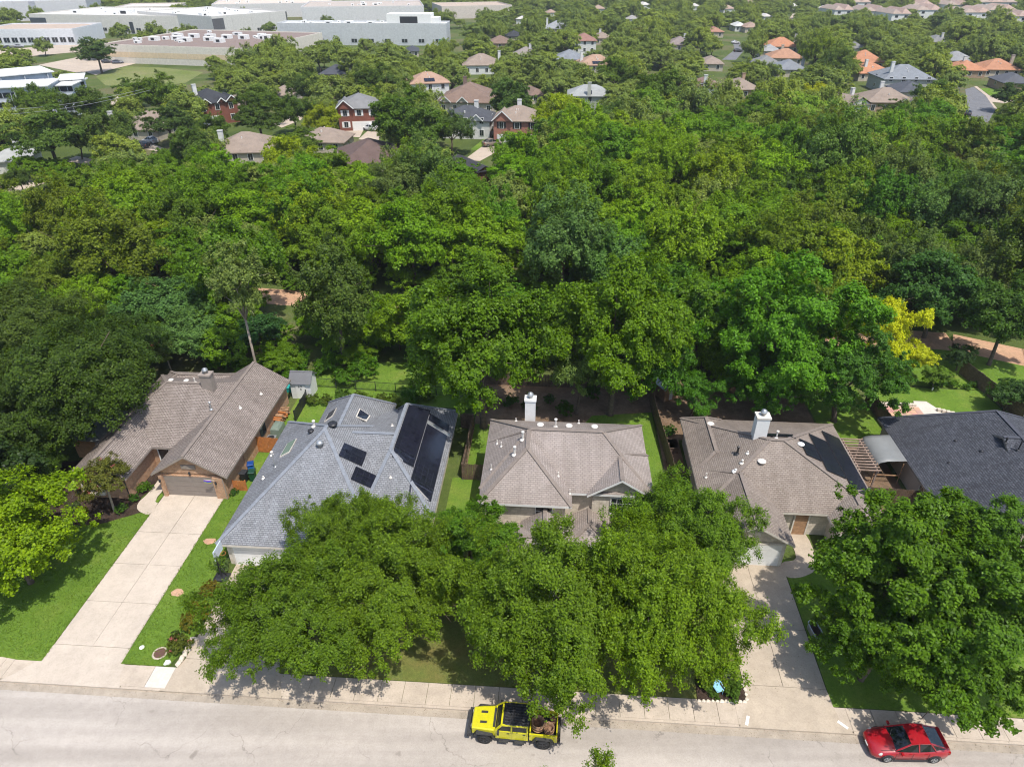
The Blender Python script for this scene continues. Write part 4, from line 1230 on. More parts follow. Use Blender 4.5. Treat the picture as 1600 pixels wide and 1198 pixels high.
def hatchback(name, label, loc, rz, mat, color=None, hs=1.0, ls=1.0, group=None):
    t = thing(name, label, 'car', loc, rz, group)
    st = [(2.24, .5, .34, .52), (2.17, .68, .25, .62), (1.95, .8, .2, .72), (1.6, .86, .19, .80), (1.2, .875, .19, .89), (.85, .88, .19, .96), (0, .88, .19, 1.0), (-1, .875, .19, 1.03), (-1.6, .865, .21, 1.06), (-2.0, .82, .26, 1.06), (-2.18, .72, .36, .98), (-2.22, .6, .42, .9)]
    rings = []
    for x, w, zb, zt in st:
        zt *= hs
        h = [(0, zb), (w * .8, zb), (w * .97, zb + .1), (w, zb + (zt - zb) * .5), (w * .97, zt - .1), (w * .84, zt), (0, zt + .03)]
        rings.append([(x * ls, y, z) for y, z in h] + [(x * ls, -y, z) for y, z in h[-2:0:-1]])
    body = MB().loft(rings[::-1]).build('body', mat, t, True, color=color)
    T = [(1.0, .92, .74), (.15, 1.40, .60), (-.35, 1.485, .59), (-.95, 1.45, .57), (-1.85, 1.12, .62)]
    Bt = [(1.0, .90, .78), (.15, .97, .82), (-.35, .99, .82), (-.95, 1.01, .80), (-1.85, 1.04, .70)]
    T = [(x * ls, z * hs, y) for x, z, y in T]
    Bt = [(x * ls, z * hs, y) for x, z, y in Bt]
    def quad(mb, i, j):
        mb.face([(T[i][0], T[i][2], T[i][1]), (T[j][0], T[j][2], T[j][1]), (T[j][0], -T[j][2], T[j][1]), (T[i][0], -T[i][2], T[i][1])])
    mb = MB(); quad(mb, 0, 1); mb.build('windscreen', 'carglass', t)
    mb = MB(); quad(mb, 3, 4); mb.build('rear_window', 'carglass', t)
    mb = MB()
    for i, j in ((1, 2), (2, 3)):
        p, q = T[i], T[j]
        mb.face([(p[0], p[2], p[1]), (q[0], q[2], q[1]), (q[0], 0, q[1] + .05), (p[0], 0, p[1] + .05)])
        mb.face([(p[0], 0, p[1] + .05), (q[0], 0, q[1] + .05), (q[0], -q[2], q[1]), (p[0], -p[2], p[1])])
    for s in (1, -1):
        for i in range(4):
            mb.bar((T[i][0], s * T[i][2], T[i][1]), (T[i + 1][0], s * T[i + 1][2], T[i + 1][1]), .07, .06)
        mb.bar((T[2][0] + .1, s * (T[2][2] + .01), T[2][1]), (Bt[2][0] + .05, s * (Bt[2][2] + .005), Bt[2][1]), .07, .04)
        mb.bar((T[3][0], s * (T[3][2] + .01), T[3][1]), (Bt[3][0] - .35, s * Bt[3][2], Bt[3][1]), .06, .04)
    mb.build('roof', mat, t, True, color=color)
    for s in (1, -1):
        mb = MB()
        for i in range(4):
            mb.face([(Bt[i][0], s * Bt[i][2], Bt[i][1]), (Bt[i + 1][0], s * Bt[i + 1][2], Bt[i + 1][1]), (T[i + 1][0], s * T[i + 1][2], T[i + 1][1]), (T[i][0], s * T[i][2], T[i][1])])
        mb.build('side_window', 'carglass', t)
        for x in (1.35, -1.35):
            mb = MB()
            mb.tube([(x * ls + .38 * math.cos(a), s * .875, .32 + .38 * math.sin(a)) for a in [k * math.pi / 8 for k in range(9)]], .03, 5)
            mb.build('wheel_arch', 'dark_plastic', t)
            wheel(t, x * ls, s * .8, .315, .2)
        MB().loft([[(1.7 * ls, s * .80, .70 * hs), (2.02 * ls, s * .58, .60), (2.08 * ls, s * .66, .5), (1.78 * ls, s * .86, .62)], [(1.7 * ls, s * .78, .755 * hs), (1.98 * ls, s * .56, .70 * hs), (2.06 * ls, s * .66, .60), (1.78 * ls, s * .862, .70 * hs)]]).build('headlight', 'lamp_glass', t)
        MB().box(-2.16 * ls, -2.02 * ls, min(s * .6, s * .80), max(s * .6, s * .80), .72 * hs, .95 * hs).build('tail_light', 'tail', t)
        MB().obox((.72 * ls, s * .97, 1.0 * hs), (.06, 0, 0), (0, .1, 0), (0, 0, .06)).build('wing_mirror', mat, t, color=color)
        for x in (.15, -.75):
            MB().obox((x * ls, s * .885, .86 * hs), (.1, 0, 0), (0, .012, 0), (0, 0, .02)).build('door_handle', mat, t, color=color)
    for s in (1, -1):
        for x in (.95, .0, -.92):
            MB().obox((x * ls, s * .886, .62 * hs), (.008, 0, 0), (0, .004, 0), (0, 0, .3 * hs)).build('door_gap', 'dark_plastic', t)
        MB().bar((1.0 * ls, s * .70, .955 * hs), (1.75 * ls, s * .64, .825 * hs), .012, .02).build('hood_gap', 'dark_plastic', t)
        MB().obox((0, s * .875, .2), (1.0 * ls, 0, 0), (0, .02, 0), (0, 0, .04)).build('sill_trim', 'dark_plastic', t)
        MB().bar((.98 * ls, s * .1, .965 * hs), (.72 * ls, s * .52, 1.1 * hs), .02, .015).build('wiper', 'dark_plastic', t)
    MB().box(2.17 * ls, 2.25 * ls, -.45, .45, .3, .42).build('grille', 'dark_plastic', t)
    MB().box(2.225 * ls, 2.265 * ls, -.17, .17, .44, .53).build('number_plate', 'white', t)
    MB().obox((-1.95 * ls, 0, 1.13 * hs), (.1, 0, -.02), (0, .62, 0), (0, 0, .02)).build('spoiler', mat, t, color=color)
    return t

hatchback('parked_car', 'red hatchback car parked at the kerb under the right tree', (23.2, 22.75, 0.01), math.pi + math.radians(-1.0), 'red')

def truck():
    u, v = 0.15, -1.12
    x, y = S(u, v)
    t = thing('pickup_truck', 'bright yellow four door pickup truck with black top parked at kerb', 'pickup truck', (x, y, 0.01), TH + math.pi + math.radians(-2.0))
    # x forward; nose at +2.75
    hood = MB().loft([[(X, w, zb), (X, w, zt - .06), (X, w * .9, zt), (X, -w * .9, zt), (X, -w, zt - .06), (X, -w, zb)] for X, w, zb, zt in ((2.45, .60, .62, 1.08), (2.4, .68, .6, 1.16), (1.9, .74, .6, 1.22), (1.15, .80, .6, 1.27), (1.05, .82, .6, 1.28))][::-1]).build('hood', 'yellow', t)
    for s in (1, -1):
        MB().obox((1.75, s * .32, 1.245), (.2, 0, -.012), (0, .07, 0), (0, 0, .012)).build('hood_vent', 'dark_plastic', hood)
    MB().box(1.02, 1.16, -.6, .6, 1.28, 1.3).build('cowl', 'dark_plastic', t)
    cabw = .80
    MB().loft([[(X, w, zb), (X, w, zt), (X, -w, zt), (X, -w, zb)] for X, w, zb, zt in ((1.1, cabw, .5, 1.27), (-.95, cabw, .5, 1.27))][::-1]).build('cab_body', 'yellow', t)
    for s in (1, -1):
        for a, b in ((.05, 1.0), (-.9, .03)):
            d = MB().box(a + .015, b - .015, min(s * cabw, s * (cabw + .02)), max(s * cabw, s * (cabw + .02)), .56, 1.25).build('door', 'yellow', t)
            MB().obox(((a + .18), s * (cabw + .035), 1.12), (.08, 0, 0), (0, .015, 0), (0, 0, .025)).build('door_handle', 'dark_plastic', d)
        # window frames and side glass
        mb = MB()
        for (p, q) in (((1.0, 1.27), (.62, 1.74)), ((.62, 1.74), (-.95, 1.76)), ((.03, 1.27), (.03, 1.75)), ((-.9, 1.27), (-.9, 1.75))):
            mb.bar((p[0], s * (cabw - .01 - (p[1] - 1.27) * .16), p[1]), (q[0], s * (cabw - .01 - (q[1] - 1.27) * .16), q[1]), .09, .09)
        mb.build('window_frame', 'yellow', t)
        mb = MB()
        mb.face([(.95, s * (cabw - .02), 1.27), (.6, s * (cabw - .1), 1.74), (-.92, s * (cabw - .1), 1.74), (-.92, s * (cabw - .02), 1.27)])
        mb.build('side_window', 'carglass', t)
        # flares, steps, wheels, mirrors
        for X in (1.65, -1.85):
            prof = [(X - .62, .62), (X - .45, .95), (X + .45, .97), (X + .62, .65)]
            mb = MB()
            for p, q in zip(prof[:-1], prof[1:]):
                mb.bar((p[0], s * .84, p[1]), (q[0], s * .84, q[1]), .26, .07)
            mb.build('fender_flare', 'dark_plastic', t)
            wheel(t, X, s * .80, .43, .30, 'dark_plastic')
        for X in (.5, -.45):
            MB().box(X - .28, X + .28, min(s * .8, s * .98), max(s * .8, s * .98), .36, .44).build('side_step', 'dark_plastic', t)
        MB().tube([(1.0, s * .78, .42), (-.95, s * .78, .42)], .05, 6).build('rock_rail', 'dark_plastic', t)
        MB().obox((.8, s * .98, 1.35), (.06, 0, 0), (0, .1, 0), (0, 0, .1)).build('wing_mirror', 'dark_plastic', t)
        MB().lathe([(.13, 0), (.13, .03), (.02, .05)], 12, (0, 0, 0)).build('headlight', 'lamp_glass', t, loc=(2.46, s * .45, .95)).rotation_euler = (0, math.pi / 2, 0)
        MB().box(-2.68, -2.62, min(s * .62, s * .78), max(s * .62, s * .78), .75, 1.0).build('tail_light', 'tail', t)
    ws = MB()
    ws.face([(1.0, -.74, 1.3), (1.0, .74, 1.3), (.62, .68, 1.74), (.62, -.68, 1.74)])
    ws.build('windscreen', 'carglass', t)
    MB().bar((.62, -.7, 1.76), (.62, .7, 1.76), .1, .06).build('windscreen_frame', 'yellow', t)
    top = MB().loft([[(X, w, 1.72), (X, w, z - .03), (X, w * .93, z), (X, -w * .93, z), (X, -w, z - .03), (X, -w, 1.72)] for X, w, z in ((.6, .70, 1.78), (.3, .72, 1.82), (-.9, .72, 1.82), (-1.0, .70, 1.78))][::-1]).build('hard_top', 'black_metal', t)
    for k in range(7):
        yy = -.54 + k * .18
        MB().box(-.9, .45, yy - .03, yy + .03, 1.822, 1.85).build('roof_rib', 'dark_plastic', top)
    MB().tube([(-.1 + .1 * math.sin(q * 3), -.6 + q * 1.2, 1.865) for q in [i / 8 for i in range(9)]], .012, 5).build('antenna_cable', 'dark_plastic', top)
    rg = MB()
    rg.face([(-.98, .70, 1.27), (-1.0, .68, 1.74), (-1.0, -.68, 1.74), (-.98, -.70, 1.27)])
    rg.build('rear_window', 'carglass', t)
    # bed
    mb = MB()
    mb.box(-2.6, -1.02, .72, .80, .6, 1.2).box(-2.6, -1.02, -.80, -.72, .6, 1.2).box(-1.1, -1.02, -.72, .72, .6, 1.2)
    mb.build('bed_side', 'yellow', t)
    MB().box(-2.66, -2.6, -.79, .79, .6, 1.2).build('tailgate', 'yellow', t)
    MB().box(-2.6, -1.1, -.72, .72, .6, .68).build('bed_floor', 'dark_plastic', t)
    MB().box(2.45, 2.7, -.86, .86, .5, .74).build('front_bumper', 'dark_plastic', t)
    MB().box(-2.85, -2.66, -.8, .8, .5, .68).build('rear_bumper', 'dark_plastic', t)
    MB().box(2.42, 2.47, -.6, .6, .75, 1.08).build('grille', 'dark_plastic', t)
    MB().box(-2.5, 2.4, -.6, .6, .38, .6).build('chassis', 'dark_plastic', t)
    return t
tk_ = truck()
def bedpos(x, y, z):
    a = TH + math.pi + math.radians(-2.0)
    X, Y = S(0.15, -1.12)
    return (X + x * math.cos(a) - y * math.sin(a), Y + x * math.sin(a) + y * math.cos(a), z)
def basket(label, x, y, r, h):
    t = thing('wicker_basket', label, 'basket', bedpos(x, y, .69), 0)
    MB().lathe([(r * .8, 0), (r, h * .5), (r * 1.02, h), (r * .9, h), (r * .85, h * .5), (r * .6, .08)], 18).build('bowl', 'wicker', t, True)
    for k in range(3):
        MB().tube([((r * (1.02 - .0 * k)) * math.cos(a), (r * 1.02) * math.sin(a), h * (.4 + .3 * k)) for a in [i * math.pi / 9 for i in range(19)]], .025, 5, cap=False).build('hoop', 'wood', t)
    return t
basket('round wicker basket chair behind the cab in the yellow truck bed', -1.5, .12, .38, .8)
basket('brown woven basket toward the tailgate of the yellow truck bed', -2.15, .2, .3, .5)
one('cardboard_box', MB().box(-.18, .18, -.2, .2, 0, .3), 'wicker', 'small brown box at the tailgate corner of the yellow truck bed', 'box', bedpos(-2.4, -.4, .69), .3)

# ------------------------------------------------------------------ trees
def rand_dirs(rng, n):
    v = rng.normal(size=(n, 3))
    return v / np.linalg.norm(v, axis=1, keepdims=True)

def leaf_mesh(name, c, nrm, size, rng, aspect=0.6, mat='leaf', fold=0.12):
    n = len(c)
    r = rand_dirs(rng, n)
    a = np.cross(nrm, r)
    a /= np.linalg.norm(a, axis=1, keepdims=True) + 1e-9
    b = np.cross(nrm, a)
    s = size[:, None]
    V = np.empty((n, 4, 3), np.float32)
    V[:, 0] = c + a * s * 0.5
    V[:, 1] = c + b * s * 0.5 * aspect + nrm * s * fold
    V[:, 2] = c - a * s * 0.5
    V[:, 3] = c - b * s * 0.5 * aspect + nrm * s * fold
    me = bpy.data.meshes.new(name)
    me.vertices.add(n * 4)
    me.vertices.foreach_set('co', V.reshape(-1))
    me.loops.add(n * 4)
    me.loops.foreach_set('vertex_index', np.arange(n * 4, dtype=np.int32))
    me.polygons.add(n)
    me.polygons.foreach_set('loop_start', np.arange(0, n * 4, 4, dtype=np.int32))
    at = me.attributes.new('leafv', 'FLOAT', 'FACE')
    at.data.foreach_set('value', rng.random(n).astype(np.float32))
    me.materials.append(M[mat])
    me.update()
    me.validate()
    return me

def make_tree(seed, R, Hc, zc, ncl, nsub, nleaf, leaf, style='round', trunk_r=0.25, mat='leaf', bark='bark', lobe=0.2, clr=0.27, flat=0.0):
    """returns (crown mesh, trunk mesh); crown half-width R, half-height Hc, centre height zc"""
    rng = np.random.default_rng(seed)
    d = rand_dirs(rng, ncl * 3)
    d = d[d[:, 2] > -0.62][:ncl]
    ncl = len(d)
    az = np.arctan2(d[:, 1], d[:, 0])
    ph = rng.random(4) * 6.28
    f = 1 + lobe * np.sin(2 * az + ph[0]) * 0.6 + lobe * np.sin(3 * az + ph[1] + d[:, 2] * 2) * 0.7 + lobe * 0.6 * np.sin(5 * az + ph[2])
    rad = rng.random(ncl) ** 0.45 * 0.8 + 0.18
    rad[rng.random(ncl) < 0.1] *= 1.14
    cc = d * (rad * f)[:, None]
    cc[:, 2] *= np.where(cc[:, 2] > 0, 1.0 - flat * 0.3, 0.8)
    P = cc * np.array([R, R, Hc])
    rc = R * clr * rng.uniform(0.6, 1.35, ncl) * (1.15 - 0.3 * rad)
    if style == 'spray':
        el = rng.uniform(0.9, 1.9, ncl)
    elif style == 'tier':
        el = rng.uniform(0.45, 0.7, ncl)
    else:
        el = rng.uniform(0.7, 1.05, ncl)
    per = np.maximum(4, (nsub * (rc / rc.mean()) ** 1.6).astype(int))
    ci = np.repeat(np.arange(ncl), per)
    sd = rand_dirs(rng, len(ci))
    sd[:, 2] = np.abs(sd[:, 2]) * 0.9 - 0.25 * rng.random(len(ci))
    sr = rc[ci] * (0.55 + 0.5 * rng.random(len(ci)))
    sp = P[ci] + sd * sr[:, None] * np.stack([np.ones(len(ci)), np.ones(len(ci)), el[ci]], 1)
    src = rc[ci] * rng.uniform(0.16, 0.34, len(ci))
    w = src ** 1.6
    li = rng.choice(len(sp), size=nleaf, p=w / w.sum())
    off = rng.normal(size=(nleaf, 3)) * 0.55
    if style == 'spray':
        off[:, 2] *= 1.5
    elif style == 'tier':
        off[:, 2] *= 0.55
    pos = sp[li] + off * src[li][:, None]
    outw = pos - P[ci[li]] * 0.75
    outw /= np.linalg.norm(outw, axis=1, keepdims=True) + 1e-9
    nr = outw * 0.7 + np.array([0, 0, 0.7]) + rand_dirs(rng, nleaf) * 0.7
    nr /= np.linalg.norm(nr, axis=1, keepdims=True)
    pos[:, 2] += zc
    pos[:, 2] = np.maximum(pos[:, 2], 0.25)
    size = leaf * rng.uniform(0.65, 1.35, nleaf)
    crown = leaf_mesh('crown', pos, nr, size, rng, 0.62, mat)
    # trunk and limbs
    mb = MB()
    zb = max(zc - Hc * 0.55, zc * 0.3)
    lean = rng.normal(size=2) * R * 0.04
    p0, p1, p2 = Vector((0, 0, -0.1)), Vector((lean[0], lean[1], zb * .5)), Vector((lean[0] * 2, lean[1] * 2, zb))
    mb.tube([p0, Vector((0, 0, .25)), p1, p2], [trunk_r * 1.35, trunk_r * 1.05, trunk_r * .9, trunk_r * .8], 9)
    order = np.argsort(-rc)[:9]
    for k in order:
        q = Vector(P[k]) + Vector((0, 0, zc))
        m = p2.lerp(q, 0.5) + Vector((rng.normal() * R * .05, rng.normal() * R * .05, R * .08))
        mb.tube([p2 - Vector((0, 0, trunk_r * .5)), m, q], [trunk_r * .55, trunk_r * .32, trunk_r * .08], 6)
        for _ in range(2):
            e = q + Vector(rng.normal(size=3)) * float(rc[k]) * .7
            mb.tube([m.lerp(q, .5), e], [trunk_r * .16, trunk_r * .05], 5)
    tm = mb.mesh('trunk', bark, True, uv=False)
    return crown, tm

PROTO = {}
def proto(key, *a, **k):
    PROTO[key] = (make_tree(*a, **k), a[1], a[2], a[3])
# near trees: R, Hc, zc
proto('elm1', 11, 5.0, 3.9, 5.2, 160, 13, 150000, .13, 'spray', .24, lobe=.22, clr=.185)
proto('elm2', 12, 5.0, 3.9, 5.2, 160, 13, 150000, .13, 'spray', .24, lobe=.22, clr=.185)
proto('oak1', 21, 5.0, 4.2, 5.6, 120, 10, 95000, .18, 'round', .26, lobe=.2, clr=.185)
proto('oak2', 22, 5.0, 4.2, 5.6, 120, 10, 95000, .18, 'round', .26, lobe=.22, clr=.185)
proto('liveoak', 31, 5.0, 3.4, 4.6, 100, 13, 90000, .14, 'round', .32, lobe=.14, clr=.22)
proto('young', 41, 3.0, 2.6, 3.9, 46, 10, 42000, .15, 'round', .14, lobe=.16, clr=.3)
proto('lime', 44, 3.2, 2.7, 2.9, 70, 11, 52000, .14, 'round', .13, lobe=.14, clr=.25)
proto('ash1', 51, 5.0, 5.0, 7.0, 100, 13, 85000, .21, 'round', .26, lobe=.16, clr=.23)
proto('slim', 61, 2.6, 4.4, 8.2, 40, 9, 26000, .19, 'spray', .13, bark='bark_pale', lobe=.25, clr=.3)
proto('shrub', 71, 0.8, 0.6, 0.55, 26, 8, 6000, .085, 'round', .03, lobe=.15, clr=.34)
proto('myrtle', 75, 1.7, 1.5, 3.0, 40, 9, 15000, .105, 'round', .09, bark='bark_pale', lobe=.2, clr=.3)
# mid-distance trees
proto('mid1', 81, 5.0, 4.4, 6.1, 84, 10, 34000, .29, 'round', .24, lobe=.15, clr=.25)
proto('mid2', 82, 5.0, 4.0, 5.8, 80, 10, 34000, .28, 'spray', .24, lobe=.18, clr=.24)
proto('mid3', 83, 5.0, 4.2, 6.0, 64, 10, 34000, .3, 'round', .24, lobe=.2, clr=.28)
proto('mid4', 84, 5.0, 3.6, 5.2, 90, 10, 34000, .26, 'tier', .28, lobe=.13, clr=.24)
proto('mid5', 85, 4.4, 5.2, 7.2, 84, 10, 34000, .27, 'spray', .24, lobe=.16, clr=.26)
proto('mid6', 86, 5.0, 3.9, 5.3, 72, 10, 32000, .29, 'round', .24, lobe=.17, clr=.27)
proto('bare', 91, 4.0, 4.2, 6.0, 45, 6, 1800, .3, 'spray', .2, bark='bark_pale', lobe=.3, clr=.3)
# far trees, one leaf stands for a spray
proto('far1', 95, 5.0, 4.0, 5.0, 64, 10, 17000, .4, 'round', .28, lobe=.16, clr=.27)
proto('far2', 96, 5.0, 4.2, 5.2, 58, 10, 17000, .4, 'spray', .28, lobe=.2, clr=.28)
proto('far3', 97, 5.0, 3.5, 4.5, 70, 10, 17000, .4, 'tier', .28, lobe=.14, clr=.26)
proto('far4', 98, 5.0, 4.0, 5.0, 54, 10, 17000, .42, 'round', .28, lobe=.2, clr=.3)

TREES = []          # (x, y, world radius, height) of every tree placed
rt = random.Random(77)
def put_tree(name, key, x, y, R, col, label=None, cat='tree', group=None, hs=1.0, rz=None, z=0.1):
    (cm, tm), pR, pH, pz = PROTO[key]
    s = R / pR
    t = thing(name, label, cat, (x, y, z), rt.uniform(0, 6.28) if rz is None else rz, group)
    t.scale = (s, s, s * hs)
    link('crown', cm, t, color=col)
    link('trunk', tm, t)
    TREES.append((x, y, R, pz * s * hs, pH * s * hs))
    return t

def px_tree(name, key, px, py, hw, col, label, zcs=1.0, hs=1.0, group=None, cat='tree', rz=None):
    """tree whose crown centre the photograph shows at px, py with half-width hw pixels"""
    (_, _), pR, pH, pz = PROTO[key]
    zc = 5.0
    for _ in range(12):
        x, y = gp(px, py, zc)
        R = hw * proj(x, y, zc)[2] / FPX
        zc = 0.5 * zc + 0.5 * pz * R / pR * hs
    return put_tree(name, key, x, y, R, col, label, cat, group, hs, rz)

G_ELM = (0.132, 0.212, 0.012)
G_OAK = (0.108, 0.205, 0.012)
G_LIME = (0.19, 0.29, 0.008)
G_DARK = (0.062, 0.105, 0.016)
G_ASH = (0.108, 0.2, 0.01)
G_BRIGHT = (0.15, 0.25, 0.012)
G_BLUE = (0.065, 0.15, 0.035)
G_YEL = (0.5, 0.54, 0.02)

# front gardens
px_tree('lime_tree', 'lime', 14, 846, 106, G_LIME, 'yellow green tree on the brick house front lawn, left edge', rz=1.0)
px_tree('elm_tree', 'elm1', 455, 962, 118, G_ELM, 'fine leaved tree over the driveway of the grey solar house, its left tree', rz=.4)
px_tree('elm_tree', 'elm2', 615, 915, 122, G_ELM, 'fine leaved tree in front of the grey solar house, its right tree', rz=2.2)
px_tree('elm_tree', 'elm1', 550, 852, 88, G_ELM, 'feathery tree top rising against the grey solar roof', hs=1.15, rz=4.1)
px_tree('elm_tree', 'oak1', 738, 862, 82, (0.1, 0.205, 0.014), 'smaller rounded tree between grey solar house and two storey house', rz=1.5)
px_tree('elm_tree', 'elm2', 848, 945, 136, (0.138, 0.222, 0.012), 'large bushy tree directly behind the yellow truck', rz=5.0, hs=1.12)
px_tree('elm_tree', 'elm1', 1030, 955, 132, (0.134, 0.222, 0.012), 'wide bushy tree left of the tan driveway', rz=3.0, hs=1.1)
px_tree('elm_tree', 'elm2', 1060, 842, 102, (0.122, 0.215, 0.014), 'tree leaning on the right corner of the two storey house', rz=.2)
px_tree('oak_tree', 'oak1', 1412, 900, 138, G_OAK, 'big lobed oak right of the tan driveway', rz=.9, hs=1.1)
px_tree('oak_tree', 'oak2', 1505, 985, 145, G_OAK, 'oak whose branches hang over the red car', rz=.3)
px_tree('oak_tree', 'oak1', 1372, 1000, 92, G_OAK, 'low oak crown over the shady lawn beside the galvanised planter', rz=3.9)
px_tree('oak_tree', 'oak2', 1545, 860, 105, (0.095, 0.19, 0.015), 'oak in front of the charcoal roof house, right edge', rz=4.6)
put_tree('elm_tree', 'elm1', 2.7, 15.0, 3.3, G_ELM, 'tree top poking in at the bottom edge below the yellow truck', 'tree', None, 1.46, 1.0)
px_tree('crape_myrtle', 'myrtle', 160, 752, 37, (0.126, 0.14, 0.033), 'small reddish crape myrtle in the mulch bed of the brick house', rz=.5)
mt = bpy.data.objects['crape_myrtle']
# blooms
rngb = np.random.default_rng(5)
def blooms(tree, n, R, zc, col, up=0.3):
    d = rand_dirs(rngb, n)
    d[:, 2] = np.abs(d[:, 2])
    for k in range(n):
        c = d[k] * R * rngb.uniform(.8, 1.02)
        pos = c + rngb.normal(size=(18, 3)) * .07
        pos[:, 2] += zc
        me = leaf_mesh('flower_cluster', pos, rand_dirs(rngb, 18), np.full(18, .06), rngb, .8, 'flower')
        link('flower_cluster', me, tree)
blooms(mt, 12, 1.6, 3.0, None)

# trees right behind the houses
TB = [
    ('ash_tree', 'ash1', 752, 535, 112, G_ASH, 'large dense round tree behind the tall white chimney', 1.05),
    ('ash_tree', 'ash1', 965, 520, 98, G_ASH, 'tall dense tree behind the right half of the two storey house roof', 1.15),
    ('ash_tree', 'mid5', 1030, 560, 52, (0.07, 0.175, 0.0132), 'narrow dark green tree above the brown fence of the two storey house', 1.1),
    ('silver_tree', 'young', 905, 572, 55, (0.161, 0.238, 0.055), 'paler grey green tree with slim trunks right of the tall white chimney', 1.3),
    ('ash_tree', 'oak2', 1225, 520, 112, (0.126, 0.287, 0.0154), 'bright green spreading tree behind the solar gable house', 1.1),
    ('ash_tree', 'oak1', 1325, 585, 82, (0.0672, 0.161, 0.0176), 'darker tree overhanging the solar gable house roof corner', 1.0),
    ('ash_tree', 'oak1', 1195, 605, 62, (0.0868, 0.21, 0.0154), 'low leafy tree just behind the solar gable house chimney', .9),
    ('yellow_tree', 'young', 1388, 522, 41, G_YEL, 'bright yellow leaved tree beside the gravel trail', 1.5),
    ('yellow_tree', 'young', 1425, 562, 30, G_YEL, 'lower yellow leaved tree branch clump by the gravel trail', .9),
    ('ash_tree', 'young', 1085, 615, 36, (0.084, 0.21, 0.0165), 'small bushy tree beside the wooden playhouse', 1.0),
    ('slim_tree', 'slim', 372, 452, 46, (0.22, 0.28, 0.06), 'slender pale topped tree with a long bare leaning trunk', 1.25),
    ('slim_tree', 'mid5', 522, 470, 58, (0.105, 0.161, 0.0242), 'olive tree with exposed trunk behind the grey solar house', 1.25),
    ('hackberry_tree', 'mid1', 640, 500, 58, G_BRIGHT, 'light green tree at the lawn edge left of the large round tree', 1.0),
    ('live_oak', 'liveoak', 112, 600, 125, G_DARK, 'big dark live oak left of the brick house roof', 1.0),
    ('live_oak', 'liveoak', 30, 660, 110, G_DARK, 'dark live oak at the left edge below the big oak', 1.0),
    ('live_oak', 'liveoak', 165, 560, 85, (0.07, 0.126, 0.0198), 'dark oak touching the rear corner of the brick house roof', 1.0),
    ('live_oak', 'liveoak', 40, 520, 100, (0.077, 0.119, 0.022), 'olive dark oak at the left edge, rear of the oak group', 1.0),
    ('live_oak', 'liveoak', 48, 722, 55, (0.077, 0.14, 0.0242), 'small oak between yellow green tree and big dark oak', 1.0),
    ('small_tree', 'young', 1464, 590, 19, (0.196, 0.308, 0.033), 'small light green tree with white painted trunk on the rear lawn', 1.0),
    ('small_tree', 'young', 1502, 558, 22, (0.042, 0.084, 0.022), 'small dark leaved tree at the gravel trail edge', .9),
    ('shrub_tree', 'mid3', 1580, 615, 32, (0.07, 0.14, 0.0275), 'dark bush right of the rear fence at the right edge', .9),
    ('willow_shrub', 'mid2', 250, 480, 60, (0.105, 0.21, 0.0495), 'grey green bushy tree left of the slender tree', .8),
    ('willow_shrub', 'mid2', 300, 520, 55, (0.119, 0.217, 0.055), 'pale grey green vine covered bush before the slender tree', .75),
    ('crape_myrtle', 'myrtle', 258, 548, 24, (0.112, 0.154, 0.033), 'crape myrtle with pink blooms behind the brick house oaks', 1.0),
    ('hackberry_tree', 'mid6', 440, 560, 36, G_BRIGHT, 'low bright green bush tree behind the brick house chimney', .7),
    ('hackberry_tree', 'mid6', 560, 555, 30, G_BRIGHT, 'low bright green bush at the lawn edge behind grey solar roof', .6),
    ('hackberry_tree', 'mid3', 400, 520, 40, G_BLUE, 'bluish green bush right of the leaning trunk', .8),
    ('ash_tree', 'mid3', 1470, 455, 70, (0.063, 0.147, 0.0242), 'dark vine draped tree behind the yellow tree', 1.0),
    ('ash_tree', 'mid1', 1575, 500, 62, (0.07, 0.14, 0.022), 'dark green tree above the trail at the right edge', 1.1),
]
for nm, key, x, y, hw, col, lab, hs in TB:
    px_tree(nm, key, x, y, hw, col, lab, hs=hs)
blooms([o for o in bpy.data.objects if o.name.startswith('crape_myrtle')][-1], 14, 1.7, 3.0, None)
wt = [o for o in bpy.data.objects if o.get('label', '').startswith('small light green tree with white')][0]
MB().tube([(0, 0, .0), (0, 0, .8)], .2, 8).build('trunk_paint', 'white', wt)

# shrubs
ORDS = ['first', 'second', 'third', 'fourth', 'fifth', 'sixth', 'seventh', 'eighth', 'ninth', 'tenth', 'eleventh']
def shrub(label, u, v, R, col, group=None, hs=1.0, wpos=None, cat='shrub'):
    x, y = S(u, v) if wpos is None else wpos
    t = put_tree('shrub', 'shrub', x, y, R, col, label, cat, group, hs, None, .12)
    TREES.pop()
    return t
shrub('orange tinged shrub nearest the basketball hoop along the driveway edge', -22.55, 7.6, .75, (.16, .13, .015))
shrub('long orange green shrub halfway along the driveway edge', -22.5, 5.9, .85, (.17, .14, .015))
shrub('orange green shrub with dull red tips before the corner flowers', -22.5, 4.9, .8, (.15, .14, .015))
shrub('dark low shrub behind the red flowered shrub at the pavement corner', -23.1, 3.7, .5, (.05, .08, .02))
rs = shrub('red flowered low shrub at the pavement corner of the lawn strip', -22.6, 2.9, .75, (.12, .15, .02))
blooms(rs, 8, .8, .55, None)
shrub('green plants in the mulch beside the curved garden path', -33.3, 18.3, .6, (.1, .2, .015))
shrub('low green plant at the mulch bed edge near the lawn', -33.9, 15.7, .5, (.08, .17, .02))
shrub('bright yellow green ball shrub in the mulch bed', -37.0, 15.3, .5, (.25, .27, .01))
shrub('greyish shrub left of the yellow green ball shrub', -38.2, 15.6, .6, (.09, .13, .04))
shrub('green shrub along the brick wing wall', -33.6, 17.2, .45, (.07, .16, .015))
